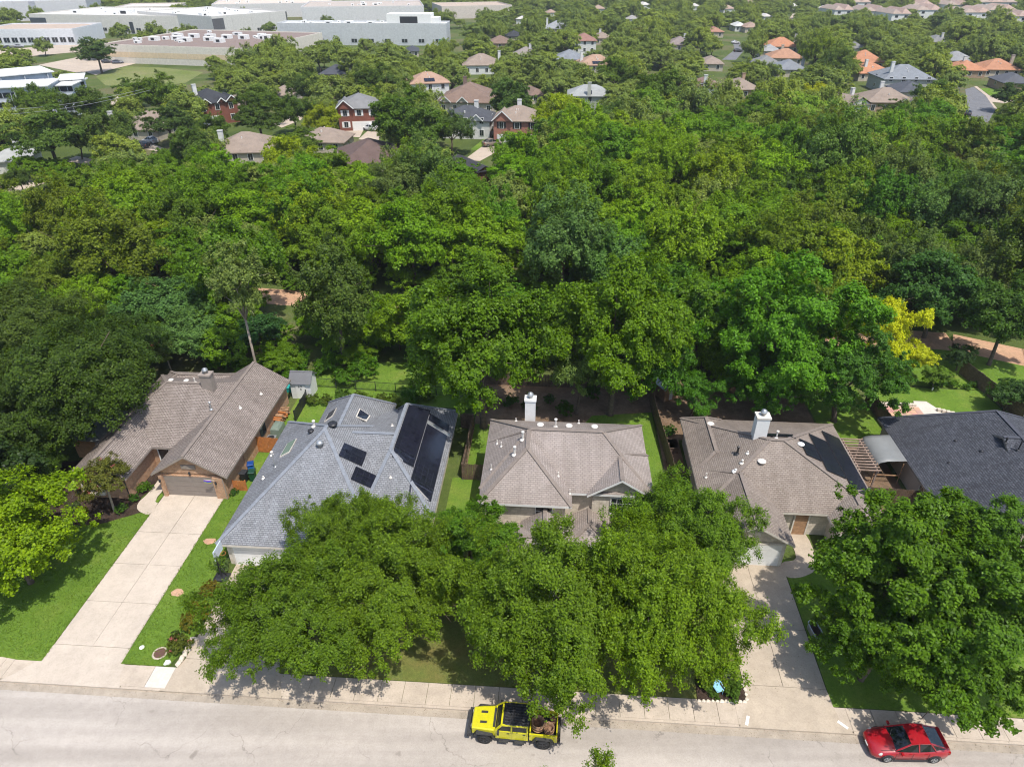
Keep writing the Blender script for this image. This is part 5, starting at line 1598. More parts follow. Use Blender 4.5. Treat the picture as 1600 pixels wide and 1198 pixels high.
shrub('green plant by the right garage pilaster of the brick house', -25.4, 18.4, .4, (.06, .14, .02))
shrub('ornamental grass clump behind the basketball hoop base', -22.9, 10.1, .6, (.13, .2, .06))
for k, (u, v, r) in enumerate(((12.3, 2.6, .5), (13.7, 2.0, .55), (14.2, 2.6, .5), (12.6, 1.9, .35))):
    shrub('leafy green plant in the stone edged flower bed, %s' % ('at its left rear', 'before the book box', 'at its right end', 'left of the blue chair')[k], u, v, r, (.09, .17, .02), 'plants in the stone edged flower bed')
rr = random.Random(31)
for k in range(9):
    shrub('leafy shrub along the fence behind the grey solar house, %s from left' % ORDS[k], -22.5 + k * 1.4 + rr.uniform(-.4, .4), 33.3 + rr.uniform(-.6, .9), rr.uniform(.6, 1.0), (.08 + rr.uniform(0, .04), .16, .02), 'garden shrubs behind the grey solar house')
shrub('large round leafy shrub at the fence behind the grey solar roof', -13.0, 33.9, 1.15, (.07, .17, .02))
for k in range(11):
    shrub('bright green thicket plant at the woodland edge behind the shed, %s from left' % ORDS[k], -36 + k * 1.7 + rr.uniform(-.5, .5), 37.5 + rr.uniform(-1, 2.5), rr.uniform(1.0, 1.7), (.09, .2, .012), 'thicket plants at the woodland edge')
for k in range(5):
    shrub('low leafy plant along the rear lawn edge beyond the patio, %s from left' % ORDS[k], 43 + k * 1.1, 40.4 + rr.uniform(-.3, .3), rr.uniform(.4, .8), (.09, .19, .02), 'plants along the rear lawn edge')
for k in range(6):
    shrub('shade plant in the dark soil behind the two storey house, %s from left' % ORDS[k], -5 + k * 2.2 + rr.uniform(-.5, .5), 33.5 + rr.uniform(-1.5, 2.5), rr.uniform(.6, 1.1), (.06, .12, .018), 'shade plants behind the two storey house')
shrub('shrub beside the wooden planter box', 13.4, 29.6, .7, (.06, .14, .015))

# short grass on the front lawns
def scatter(name, label, polys, n, size, col, seed, z0, h, mat='leaf', flat=False):
    rng = np.random.default_rng(seed)
    P_, Nn = [], []
    for (u0, u1, v0, v1, keep) in polys:
        k = int(n * (u1 - u0) * (v1 - v0))
        uu, vv = rng.uniform(u0, u1, k), rng.uniform(v0, v1, k)
        ok = np.array([keep(a, b) for a, b in zip(uu, vv)])
        uu, vv = uu[ok], vv[ok]
        P_.append(np.stack([OX + uu * CT - vv * ST, OY + uu * ST + vv * CT, z0 + rng.uniform(0, h, len(uu))], 1))
    P_ = np.concatenate(P_)
    nr = rand_dirs(rng, len(P_))
    if flat:
        nr = nr * .25 + np.array([0, 0, 1.0])
    else:
        nr[:, 2] = np.abs(nr[:, 2]) * .8 + .35
    nr /= np.linalg.norm(nr, axis=1, keepdims=True)
    me = leaf_mesh(name, P_, nr, size * rng.uniform(.6, 1.4, len(P_)), rng, .5, mat)
    o = link(name, me, None, color=col)
    return tag(o, label, None, None, 'stuff')
bedge = lambda u: np.interp(u, [-60, -38.8, -37, -35, -33.6, -32.6, -31.47], [14.5, 14.2, 13.9, 14.2, 15.0, 15.6, 15.9])
scatter('lawn_grass', 'short grass blades over the front lawns of the brick house',
        [(-46, -31.38, 1.66, 15.9, lambda u, v: v < bedge(u) - .05), (-26.17, -22.5, 1.66, 18, lambda u, v: (u + 25.1) ** 2 + (v - 12.9) ** 2 > .16 and (u + 25.2) ** 2 + (v - 7.7) ** 2 > .15 and (v > 11 or u < -22.7) and (v < 10.5 or u < -23.05))],
        150, .085, (.13, .205, .026), 3, .15, .05)
scatter('leaf_litter', 'fallen leaves and grit along the gutter and pavement', [(-40, 34, -.55, .0, lambda u, v: True)], 26, .05, (.13, .085, .04), 4, .012, .008, flat=True)
scatter('leaf_litter', 'fallen leaves and twigs on the pavement and driveways', [(-16, 14, .2, 1.7, lambda u, v: True), (14.8, 20, 2, 12, lambda u, v: True), (-22, -15.6, 2, 9, lambda u, v: True)], 5, .05, (.12, .09, .035), 5, .152, .008, flat=True)

# ------------------------------------------------------------------ neighbourhood beyond the woodland
PROTECT = []        # (x0, y0, x1, y1, depth, share) seen in the photograph, not to be hidden by nearer trees
FOOT = []           # (x, y, r) ground taken by buildings

def shade(c, k):
    return tuple(min(1, a * k) for a in c)
TAN, BROWN, GREY, SLATE, BLUEG, ORANGE, PLUM, LIGHT = (.27, .215, .175), (.2, .14, .11), (.2, .2, .2), (.045, .048, .055), (.2, .215, .235), (.42, .2, .115), (.13, .09, .08), (.36, .37, .36)
WHITEW, CREAM, REDB, PINKB, TANB, GREYW = (.62, .61, .58), (.46, .4, .32), (.2, .075, .052), (.36, .165, .12), (.36, .25, .17), (.38, .38, .35)

def far_house(label, px, py, ze, wpx, d, rot, roof, wall, front=None, kind='hip', chim=None, garage=0, wins=True, solar=0, share=.17, gables=(), lowrect=None, name='house', rise=.5, shutters=False):
    r = math.radians(rot)
    fx, fy = gp(px, py, ze)
    zc = proj(fx, fy, ze)[2]
    w = wpx * zc / FPX / max(.6, math.cos(r))
    nx, ny = math.sin(r), -math.cos(r)
    cx, cy = fx - nx * d / 2, fy - ny * d / 2
    t = thing(name, label, 'house', (cx, cy, .1), r)
    hw, hd, o = w / 2, d / 2, .45
    MB().box(-hw, hw, -hd, hd, 0, ze - .12).build('wall', 'far_wall', t, color=wall)
    if front:
        MB().box(-hw + .02, hw - .02, -hd - .08, -hd - .003, 0, ze - .14).build('facade', 'far_wall', t, color=front)
    zr = ze + rise * min(hw, hd)
    rm = MB()
    A_, B_, C_, D_ = (-hw - o, -hd - o, ze - .1), (hw + o, -hd - o, ze - .1), (hw + o, hd + o, ze - .1), (-hw - o, hd + o, ze - .1)
    if kind == 'hip':
        if hw >= hd:
            run = (hd + o) * .95
            P_, Q_ = (-hw - o + run, 0, zr), (hw + o - run, 0, zr)
            fs = [[A_, B_, Q_, P_], [B_, C_, Q_], [C_, D_, P_, Q_], [D_, A_, P_]]
        else:
            run = (hw + o) * .95
            P_, Q_ = (0, -hd - o + run, zr), (0, hd + o - run, zr)
            fs = [[A_, B_, P_], [B_, C_, Q_, P_], [C_, D_, Q_], [D_, A_, P_, Q_]]
    else:
        zr = ze + rise * hw
        P_, Q_ = (0, -hd - o, zr), (0, hd + o, zr)
        fs = [[B_, C_, Q_, P_], [D_, A_, P_, Q_]]
        for s in (-1, 1):
            g = MB()
            g.loft([[(-hw, s * (hd - .01), ze - .13), (hw, s * (hd - .01), ze - .13), (0, s * (hd - .01), zr - .25)], [(-hw, s * (hd - .2), ze - .13), (hw, s * (hd - .2), ze - .13), (0, s * (hd - .2), zr - .25)]])
            g.build('gable', 'far_wall', t, color=front or wall)
    for f in fs:
        rm.face(f)
    rm.box(-hw - o, hw + o, -hd - o, hd + o, ze - .3, ze - .104)
    ro = rm.build('roof', 'far_roof', t, color=roof)
    for (gx, gw) in gables:
        gm = MB()
        y0, y1 = -hd - .75, 0
        gz = ze + gw * .5 * .9
        gm.face([(gx - gw / 2 - .25, y0, ze - .1), (gx - gw / 2 - .25, y1, ze - .1), (gx, y1, gz + .1), (gx, y0, gz + .1)][::-1])
        gm.face([(gx + gw / 2 + .25, y0, ze - .1), (gx + gw / 2 + .25, y1, ze - .1), (gx, y1, gz + .1), (gx, y0, gz + .1)])
        gm.build('gable_roof', 'far_roof', t, color=roof)
        MB().loft([[(gx - gw / 2, -hd - .45, ze - .3), (gx + gw / 2, -hd - .45, ze - .3), (gx, -hd - .45, gz - .1)], [(gx - gw / 2, -hd + .1, ze - .3), (gx + gw / 2, -hd + .1, ze - .3), (gx, -hd + .1, gz - .1)]]).build('gable', 'far_wall', t, color=front or wall)
        for s in (-1, 1):
            MB().bar((gx + s * (gw / 2 + .25), -hd - .78, ze - .15), (gx, -hd - .78, gz + .05), .06, .22).build('bargeboard', 'white', t)
    if chim:
        x, y, col = chim
        c = MB().box(x * hw - .5, x * hw + .5, y * hd - .4, y * hd + .4, ze - .3, zr + 1.1).build('chimney', 'far_wall', t, color=col)
        MB().box(x * hw - .58, x * hw + .58, y * hd - .48, y * hd + .48, zr + 1.1, zr + 1.25).build('chimney_cap', 'far_wall', c, color=shade(col, .8))
    yf = -hd - (.085 if front else .003)
    if wins:
        storeys = 2 if ze > 4 else 1
        nw = max(2, int(w / 3.2))
        for st in range(storeys):
            for k in range(nw):
                x = -hw + (k + .5) * w / nw
                if st == 0 and garage and abs(x - garage * (hw - 3.0)) < 3.0:
                    continue
                z0 = .9 + st * 2.85
                f = MB().box(x - .62, x + .62, yf - .06, yf, z0 - .1, z0 + 1.45).build('window', 'white', t)
                MB().box(x - .5, x - .02, yf - .085, yf - .055, z0, z0 + 1.35).build('pane', 'glass', f)
                MB().box(x + .02, x + .5, yf - .085, yf - .055, z0, z0 + 1.35).build('pane', 'glass', f)
                if shutters:
                    for s in (-1, 1):
                        MB().box(x + s * .86 - .2, x + s * .86 + .2, yf - .05, yf, z0 - .05, z0 + 1.4).build('shutter', 'white' if shutters == 'w' else 'black_metal', f)
            for s in (-1, 1):
                z0 = 1.0 + st * 2.85
                f = MB().box(min(s * hw, s * (hw + .05)), max(s * hw, s * (hw + .05)), -.55, .55, z0, z0 + 1.3).build('window', 'white', t)
                MB().box(min(s * (hw + .04), s * (hw + .07)), max(s * (hw + .04), s * (hw + .07)), -.45, .45, z0 + .1, z0 + 1.2).build('pane', 'glass', f)
    if garage:
        x = garage * (hw - 3.0)
        g = MB().box(x - 2.5, x + 2.5, yf - .07, yf, 0, 2.35).build('garage_door', 'trim_light', t)
        for k in range(4):
            MB().box(x - 2.35, x + 2.35, yf - .1, yf - .065, .03 + k * .56, .56 + k * .56).build('door_panel', 'white', g)
    if solar:
        for k in range(solar):
            s = (k - solar / 2) * 1.1
            sl = (zr - ze + .1) / (hd + o) if hw >= hd else 0.5
            y0, y1 = -hd + .2, -hd + 1.7
            z0, z1 = ze - .1 + sl * (y0 + hd + o) + .12, ze - .1 + sl * (y1 + hd + o) + .12
            MB().loft([[(s, y0, z0), (s + 1.05, y0, z0), (s + 1.05, y1, z1), (s, y1, z1)], [(s, y0, z0 + .05), (s + 1.05, y0, z0 + .05), (s + 1.05, y1, z1 + .05), (s, y1, z1 + .05)]]).build('solar_panel', 'solar', ro)
    if kind == 'hip' and hw >= hd:
        rv = random.Random(int(px * 7 + py))
        for k in range(3):
            vx, vy = rv.uniform(-.5, .5) * max(.5, hw - hd) - .3, rv.choice((-.55, -.35, .25)) * hd
            vz = ze - .1 + (zr - ze + .1) * (1 - abs(vy) / (hd + o))
            MB().tube([(vx, vy, vz - .2), (vx, vy, vz + rv.uniform(.3, .6))], rv.uniform(.1, .18), 6).build('vent_pipe', 'pvc', ro)
    FOOT.append((cx, cy, max(hw, hd) * .95 + 1.0))
    dist = math.hypot(fx, fy)
    x0, x1 = px - wpx * .42, px + wpx * .42
    yt = proj(cx, cy, zr)[1]
    yb = proj(fx, fy, ze * (.35 if ze < 4 else .25))[1]
    PROTECT.append((x0, yt, x1, yb if lowrect is None else lowrect, math.hypot(cx, cy) - 1, share))
    return t

# label, eave centre px, eave height, width px, depth m, turn, roof, walls ...
far_house('two storey red brick house with black roof and white left side wall', 338, 160, 5.7, 50, 11, 38, SLATE, WHITEW, REDB, 'hip', (-.6, .1, WHITEW), -1, share=.12, gables=((-3.0, 2.4), (1.2, 2.0), (4.0, 3.0)))
far_house('tan roofed house right of the black roofed brick house', 368, 164, 2.7, 42, 11, 10, TAN, CREAM)
far_house('tan roofed house beside the magenta flowering tree', 434, 149, 2.7, 38, 11, -5, TAN, CREAM)
far_house('brown roofed low house with white chimney, left background', 136, 207, 2.7, 52, 11, -12, BROWN, CREAM, None, 'hip', (.2, .5, WHITEW))
far_house('tan roofed long house right of the brown roofed house, left background', 210, 202, 2.7, 78, 13, -12, TAN, CREAM)
far_house('pale grey roofed white house at the far left edge', 6, 252, 2.7, 52, 10, 12, LIGHT, WHITEW, None, 'hip', (.1, .5, WHITEW))
far_house('tan roofed house with white chimney just beyond the woodland, left', 378, 238, 2.7, 92, 12, 6, TAN, CREAM, None, 'hip', (-.65, -.7, WHITEW), share=.15)
far_house('tan roof half hidden left of the plum roofed house', 500, 222, 2.7, 72, 9, -4, TAN, CREAM)
far_house('two storey red brick house with grey roof and white garage door', 560, 169, 5.7, 64, 11, 8, GREY, REDB, None, 'hip', None, .2, share=.08, gables=((-3.6, 4.2),), shutters='w')
far_house('white two storey house with orange tan roof and solar panels', 672, 130, 5.6, 58, 10, 14, (.36, .235, .17), WHITEW, None, 'hip', None, 0, solar=3, share=.2)
far_house('large brown roofed house with arched front gables', 728, 160, 3.2, 88, 17, -5, BROWN, CREAM, None, 'hip', (-.2, .2, BROWN), 0, share=.12, gables=((-6.0, 3.0), (-1.0, 3.0)))
far_house('white house with dark slate roof in front of the arched gable house', 727, 188, 4.6, 76, 10, -6, (.075, .08, .092), WHITEW, None, 'hip', (.35, 0, WHITEW), 0, share=.25, gables=((-4.6, 4.0), (2.8, 3.0)))
far_house('two storey pink brick house with tan roof and dark shutters', 808, 189, 5.6, 74, 10, -6, TAN, PINKB, None, 'hip', (.0, .2, WHITEW), -.9, share=.1, gables=((-3.6, 4.6),), shutters='b')
far_house('two storey grey green house with light grey roof and centre chimney', 922, 150, 5.4, 66, 9, -4, (.3, .31, .3), (.4, .41, .36), None, 'hip', (-.05, -1.0, (.42, .42, .36)), 0, solar=1, share=.12)
far_house('plum brown roofed house at the woodland edge', 582, 254, 2.7, 92, 14, 14, PLUM, CREAM, None, 'hip', None, 0, share=.2, gables=((5.2, 4.4),))
far_house('small dark roofed red brick gable house by the brown pickup', 757, 266, 2.5, 20, 11, 32, (.05, .05, .058), REDB, None, 'gable', None, 0, wins=False, solar=0)
far_house('white house with tan pyramid roof and tall white chimney', 753, 102, 3.4, 58, 13, 4, TAN, WHITEW, None, 'hip', (.95, -.6, WHITEW), 0, share=.15)
far_house('grey tan hip roof right of the tan pyramid roof', 818, 88, 2.7, 42, 13, -8, (.25, .22, .2), TANB, None, 'hip', (.35, 0, WHITEW))
far_house('brown brick house with brown roof near the grey warehouse end', 781, 68, 2.7, 38, 12, 0, BROWN, TANB)
far_house('black hip roof behind the brown brick house', 803, 57, 2.7, 24, 12, 0, SLATE, CREAM)
far_house('blue grey hip roof in the centre background', 888, 93, 2.7, 44, 13, -6, BLUEG, CREAM)
far_house('two storey house with red brown roof and white upper wall', 914, 64, 5.4, 36, 12, 0, (.27, .15, .12), WHITEW, None, 'hip', None, 0, share=.12)
far_house('tan roof with white chimney right of the red brown roof', 942, 60, 3, 28, 12, 0, TAN, CREAM, None, 'hip', (-.2, 0, WHITEW))
far_house('orange tan roof with dark solar panels in the centre background', 935, 102, 2.8, 58, 12, 4, (.35, .23, .165), CREAM, None, 'hip', (-.8, 0, WHITEW), 0, solar=4)
far_house('pale grey roof with white chimney far behind the centre trees', 870, 45, 2.7, 40, 14, -5, (.27, .28, .29), CREAM, None, 'hip', (-.8, 0, WHITEW))
far_house('brown roof corner behind the large tree right of arched gables', 843, 148, 2.7, 26, 11, 20, BROWN, CREAM)
far_house('white two storey house with brown roof at the woodland edge, centre right', 1105, 135, 4.6, 38, 10, -6, (.23, .155, .125), WHITEW, None, 'hip', (-.2, -1.0, WHITEW), 0, share=.12)
far_house('tan hip roofed house at the woodland edge, right of the white house', 1166, 140, 3, 48, 12, 4, TAN, TANB, None, 'hip', (.25, .2, TANB), 0, share=.12)
far_house('terracotta roof at the back of the orange roof cluster', 1224, 73, 3, 48, 13, -6, ORANGE, CREAM, None, 'hip', (.9, 0, WHITEW))
far_house('orange tan roof at the front of the orange roof cluster', 1229, 91, 3, 50, 12, -10, (.38, .215, .14), CREAM, None, 'hip', (-.2, 0, CREAM))
far_house('pale grey roof left of the orange roof cluster', 1205, 80, 3, 30, 10, -8, (.3, .3, .3), CREAM)
far_house('grey hip roof in front of the orange roof cluster', 1200, 101, 2.7, 40, 12, -8, GREY, CREAM)
far_house('blue grey roof with white chimney at its right end', 1238, 109, 2.7, 46, 12, -4, BLUEG, CREAM, None, 'hip', (.95, 0, WHITEW))
far_house('long orange tile roof left of the blue grey roofs', 1354, 97, 3, 54, 14, -12, ORANGE, CREAM)
far_house('grey roof peeking above the long orange tile roof', 1338, 76, 3, 30, 10, -10, GREY, WHITEW)
far_house('lower orange roof with white chimneys beside the blue grey roof', 1369, 114, 2.8, 56, 11, 10, ORANGE, CREAM, None, 'hip', (-.4, -.4, WHITEW))
far_house('large blue grey roofed two storey house, right background', 1422, 124, 4.6, 76, 14, -4, BLUEG, GREYW, None, 'hip', (-.65, -.5, WHITEW), 0, share=.12)
far_house('dark slate roof in front of the large blue grey roof', 1431, 144, 3.4, 46, 11, -4, (.085, .09, .105), CREAM, None, 'hip', None)
far_house('tan hip roof with white chimney beside the slate roof', 1394, 160, 3.2, 72, 12, -4, TAN, TANB, None, 'hip', (-.1, .4, WHITEW), 0, share=.12, gables=((3.4, 2.2), (5.6, 2.0)))
far_house('tan roof with white gable wall left of the tan hip roof', 1344, 164, 3.2, 40, 13, 24, TAN, WHITEW, None, 'gable', (.8, 0, WHITEW), 0, share=.12)
far_house('grey roofed low house above the curved road', 1502, 95, 3.6, 46, 11, -2, (.24, .245, .25), TANB)
far_house('orange hip roof left of the pair above the curved road', 1517, 110, 2.8, 46, 12, -6, ORANGE, TANB, None, 'hip', (-.1, 0, WHITEW))
far_house('orange hip roof at the right of the pair above the curved road', 1567, 109, 2.8, 54, 12, -6, (.4, .2, .12), CREAM, None, 'hip', (.8, 0, CREAM))
far_house('slate blue roof at the right edge above the curved road', 1592, 130, 2.8, 42, 12, -10, (.1, .105, .12), TANB)
far_house('white walled house with grey roof among the far right trees', 1472, 66, 3, 32, 12, 0, GREY, WHITEW, None, 'hip', (.2, -.5, WHITEW))
far_house('reddish roof far away in the centre right', 1120, 50, 3, 22, 12, 0, (.33, .18, .13), CREAM)
far_house('white roofed house far away beside a tan roof', 1158, 41, 3, 18, 12, 0, (.5, .5, .48), WHITEW)
far_house('tan roof far away right of the white roof', 1177, 43, 3, 24, 12, 0, (.32, .23, .18), CREAM)
far_house('grey brown roof left of the short street with parked cars', 1062, 70, 3, 36, 14, -10, (.24, .2, .19), CREAM, None, 'hip', (.4, 0, WHITEW))
far_house('flat tan roof at the end of the short street', 1114, 100, 2.8, 32, 12, -6, TAN, CREAM)
far_house('dark slate roof left of centre among the dark trees', 519, 116, 2.7, 40, 12, 0, (.07, .075, .09), CREAM, None, 'hip', (.6, .3, GREYW))
far_house('dark roof glimpsed among trees below the grey warehouse', 645, 80, 2.7, 18, 11, 8, (.07, .075, .09), CREAM)

# far small roofs
rf_ = random.Random(9)
FARC = [(815, 30), (862, 20), (985, 30), (1010, 8), (1085, 10), (1140, 14), (1172, 6), (1240, 10), (1290, 14), (935, 14), (1200, 26)]
for k, (x, y) in enumerate(FARC):
    rc_ = rf_.choice([(.34, .25, .2), (.4, .24, .17), (.3, .29, .28), (.5, .48, .45)])
    far_house('tiny pale house roof in the far distance at the top centre', x, y, 3, rf_.uniform(12, 20), rf_.uniform(9, 13), rf_.uniform(-15, 15), rc_, WHITEW, wins=False, share=.12)
FARO = [o for o in bpy.data.objects if o.get('label', '').startswith('tiny pale house')]
FARO.sort(key=lambda o: proj(*o.location)[0])
ORD = ['first', 'second', 'third', 'fourth', 'fifth', 'sixth', 'seventh', 'eighth', 'ninth', 'tenth', 'eleventh', 'twelfth', 'thirteenth', 'fourteenth', 'fifteenth', 'sixteenth', 'seventeenth', 'eighteenth', 'nineteenth', 'twentieth', 'twenty-first', 'twenty-second', 'twenty-third', 'twenty-fourth', 'twenty-fifth']
for k, o in enumerate(FARO):
    o['label'] = 'tiny far house roof along the top centre, %s from the left' % ORD[k]
    o['group'] = 'far roofs along the top centre'

# townhouse rows at the top right
TOWN = [(1318, 16, 30, 24), (1372, 18, 32, 30), (1408, 22, 30, 26), (1452, 16, 40, 22), (1440, 8, 40, 20), (1498, 8, 36, 20), (1526, 20, 44, 24), (1566, 16, 44, 24), (1592, 26, 34, 20), (1345, 4, 30, 20), (1560, 4, 60, 16)]
for k, (x, y, w, d) in enumerate(sorted(TOWN)):
    fx, fy = gp(x, y, 6)
    zc = proj(fx, fy, 6)[2]
    W_ = w * zc / FPX
    t = thing('townhouse_row', 'cream townhouse row with tan roofs at top right, %s from the left' % ORD[k], 'townhouses', (fx, fy + d / 2, .1), rf_.uniform(-.08, .08), 'townhouse rows at the top right')
    MB().box(-W_ / 2, W_ / 2, -d / 2, d / 2, 0, 5.9).build('wall', 'far_wall', t, color=WHITEW)
    nn = max(2, int(W_ / 8))
    for i in range(nn):
        x0, x1 = -W_ / 2 + W_ * i / nn, -W_ / 2 + W_ * (i + 1) / nn
        m = MB()
        zz = 6 + 2.4 + (i % 2) * .6
        a, b, c, e = (x0 - .2, -d / 2 - .5, 5.95), (x1 + .2, -d / 2 - .5, 5.95), (x1 + .2, d / 2 + .5, 5.95), (x0 - .2, d / 2 + .5, 5.95)
        mx_ = (x0 + x1) / 2
        m.face([a, b, (mx_, -d / 2 + 3, zz)]); m.face([b, c, (mx_, d / 2 - 3, zz), (mx_, -d / 2 + 3, zz)]); m.face([c, e, (mx_, d / 2 - 3, zz)]); m.face([e, a, (mx_, -d / 2 + 3, zz), (mx_, d / 2 - 3, zz)])
        m.build('roof', 'far_roof', t, color=(.34 + .03 * (i % 2), .27, .225))
        for zf in (1.0, 3.7):
            MB().box(mx_ - 1, mx_ + 1, -d / 2 - .06, -d / 2 - .002, zf, zf + 1.4).build('window', 'glass', t)
    FOOT.append((fx, fy + d / 2, max(W_, d) / 2 + 1))
    PROTECT.append((x - w * .45, proj(fx, fy + d / 2, 8.5)[1], x + w * .45, proj(fx, fy, 4)[1], math.hypot(fx, fy), .05))

# ---- warehouses: roof corners A (front left), B (front right), C (behind B) in the picture
def warehouse(label, A_, B_, H, wall, roof, C_=None, depth=60.0, name='warehouse', windows=0, band=None, units=(), doors=(), skirt=None, parapet=.7, share=.15, panel=0, winh=1.6, rows=(1.2,), eave=0.0):
    a, b = Vector(gp(*A_, H)), Vector(gp(*B_, H))
    ex = (b - a)
    L = ex.length
    ex.normalize()
    ey = Vector((-ex.y, ex.x))
    if C_ is not None:
        c = Vector(gp(*C_, H))
        depth = max(12.0, (c - b).dot(ey))
    t = thing(name, label, 'building', (a.x, a.y, .1), math.atan2(ex.y, ex.x))
    m = MB()
    H -= .1
    m.box(0, L, 0, depth, 0, H - parapet - .02)
    m.build('wall', 'far_wall', t, color=wall)
    p = MB()
    for q in ((0, L, 0, .35), (0, L, depth - .35, depth), (0, .35, .35, depth - .35), (L - .35, L, .35, depth - .35)):
        p.box(q[0], q[1], q[2], q[3], H - parapet - .019, H)
    p.build('parapet', 'far_wall', t, color=shade(wall, 1.05))
    ro = MB().box(.36, L - .36, .36, depth - .36, H - parapet, H - parapet + .12).build('roof', 'far_wall', t, color=roof)
    if eave:
        MB().box(-eave, L + eave, -eave, depth + eave, H + .004, H + .25).build('metal_roof', 'far_wall', t, color=roof)
        for k in range(int(L / 6) + 1):
            MB().box(min(L - .3, k * 6.0), min(L - .3, k * 6.0) + .3, -.5, -.01, 0, H).build('pilaster', 'far_wall', t, color=shade(wall, .8))
    if panel:
        n = int(L / panel)
        for k in range(1, n):
            MB().box(L * k / n - .06, L * k / n + .06, -.05, -.002, 0.2, H - .1).build('panel_joint', 'far_wall', t, color=shade(wall, .86))
    if band:
        MB().box(0.01, L - .01, -.03, -.001, H * band[0], H * band[1]).build('colour_band', 'far_wall', t, color=band[2])
    for k, zw in [(k, zw) for k in range(windows) for zw in rows]:
        x = L * (k + .5) / windows
        f = MB().box(x - 1.5, x + 1.5, -.08, -.004, zw, zw + winh + .3).build('window', 'far_wall', t, color=shade(wall, .8))
        for s in (-1.35, .1):
            MB().box(x + s, x + s + 1.25, -.13, -.075, zw + .2, zw + winh + .1).build('pane', 'glass', f)
    ru = random.Random(int(L * 10))
    extra = [(ru.uniform(.05, .95), ru.uniform(.1, .9), ru.uniform(1.2, 2.6), ru.uniform(1.2, 2.4), ru.uniform(.6, 1.3)) for _ in range(9)] if panel else []
    for (fx, fy, w_, d_, h_) in list(units) + extra:
        u_ = MB().box(fx * L - w_ / 2, fx * L + w_ / 2, fy * depth - d_ / 2, fy * depth + d_ / 2, H - parapet + .12, H - parapet + .12 + h_).build('rooftop_unit', 'white', ro)
        MB().box(fx * L - w_ * .2, fx * L + w_ * .2, fy * depth - d_ / 2 - .05, fy * depth - d_ / 2, H - parapet + .4, H - parapet + h_ * .8).build('louvre', 'black_metal', u_)
    for (f0, f1, z0, z1, col) in doors:
        MB().box(L * f0, L * f1, -.16, -.003, z0, z1).build('entrance_panel', 'far_wall', t, color=col)
    n = max(2, int(max(L, depth) / 16))
    for i in range(int(L / 14) + 1):
        for j in range(int(depth / 14) + 1):
            q = a + ex * min(L, i * 14 + 4) + ey * min(depth, j * 14 + 4)
            FOOT.append((q.x, q.y, 11))
    mid = a + ex * (L / 2)
    PROTECT.append((min(A_[0], B_[0]), min(A_[1], B_[1]) - 4, max(A_[0], B_[0]), proj(mid.x, mid.y, H * .35)[1], a.length, share))
    return t
TANW = (.6, .55, .47)
warehouse('huge tan warehouse with brown flat roof and white rooftop units', (152, 69), (386, 76), 7.2, TANW, (.22, .165, .14), None, 66, windows=0, band=(.33, .62, (.6, .47, .31)), panel=12, parapet=.5,
          units=[(.18 + .115 * i, .3 + .07 * (i % 2), 4.2, 2.6, 1.7) for i in range(5)] + [(.2 + .12 * i, .52, 4.2, 2.6, 1.7) for i in range(5)] + [(.8, .55, 3, 3, 1.6), (.86, .5, 3.4, 3, 2.2), (.72, .68, 3, 3, 1.4), (.5, .75, 4, 2, 1.2)], share=.1)
warehouse('long white office warehouse behind the tan warehouse', (44, 22), (330, 26), 9.5, (.56, .53, .48), (.57, .55, .51), None, 62, windows=16, panel=11, share=.15, units=[(.15, .3, 5, 4, 1.6), (.45, .25, 9, 5, 2.4), (.7, .4, 5, 3, 1.6), (.9, .3, 4, 3, 1.5)],
          doors=((.0, .09, .3, 7.5, (.06, .07, .08)), (.55, .57, .3, 6, (.05, .055, .06))))
warehouse('white angled warehouse with dark grey end wall', (330, 26), (447, 17), 10.5, (.53, .51, .48), (.56, .54, .5), None, 70, windows=6, panel=11, share=.15, units=[(.1, .2, 4, 3, 1.5), (.35, .2, 4, 3, 1.5)], doors=((.0, .14, 4, 9.2, (.1, .1, .105)), (.985, 1.0, .2, 10, (.08, .08, .085))))
warehouse('grey white warehouse with stepped roof and green corner entrance', (432, 36), (697, 37), 10.0, (.46, .47, .47), (.55, .55, .53), (757, 33), windows=10, panel=10, share=.12, units=[(.3, .2, 4, 3, 1.3), (.42, .25, 4, 3, 1.3), (.55, .2, 4, 3, 1.2), (.78, .45, 22, 12, 4.5), (.86, .4, 16, 8, 3)],
          doors=((.955, .998, .3, 2.8, (.03, .3, .25)),))
warehouse('pale warehouse with small square windows behind the grey white warehouse', (470, 11), (662, 9), 11, (.55, .54, .53), (.42, .36, .31), None, 60, windows=8, panel=14, share=.2, units=[(.5, .3, 4, 3, 1.3), (.6, .3, 4, 3, 1.3)])
warehouse('pale grey warehouse at the top left corner', (-40, 3), (133, 0), 12, (.52, .51, .52), (.5, .5, .5), None, 60, panel=20, share=.25, doors=((.47, .53, .2, 11.5, (.35, .35, .39)),))
warehouse('white office block with tan roof at the left edge', (-40, 46), (112, 45), 7.5, (.6, .61, .63), (.42, .33, .26), None, 34, windows=12, share=.35, winh=2.2)
warehouse('long low tan building above the white office warehouse', (178, 11), (270, 10), 8, (.5, .45, .39), (.55, .5, .45), None, 40, share=.3, windows=8)
warehouse('long flat tan roof left of the tiny far houses', (690, 10), (800, 8), 8, (.52, .46, .4), (.42, .33, .26), None, 40, share=.3)
warehouse('far white building strip along the top edge', (330, 7), (520, 4), 9, (.56, .54, .52), (.55, .47, .4), None, 50, share=.3, panel=15)
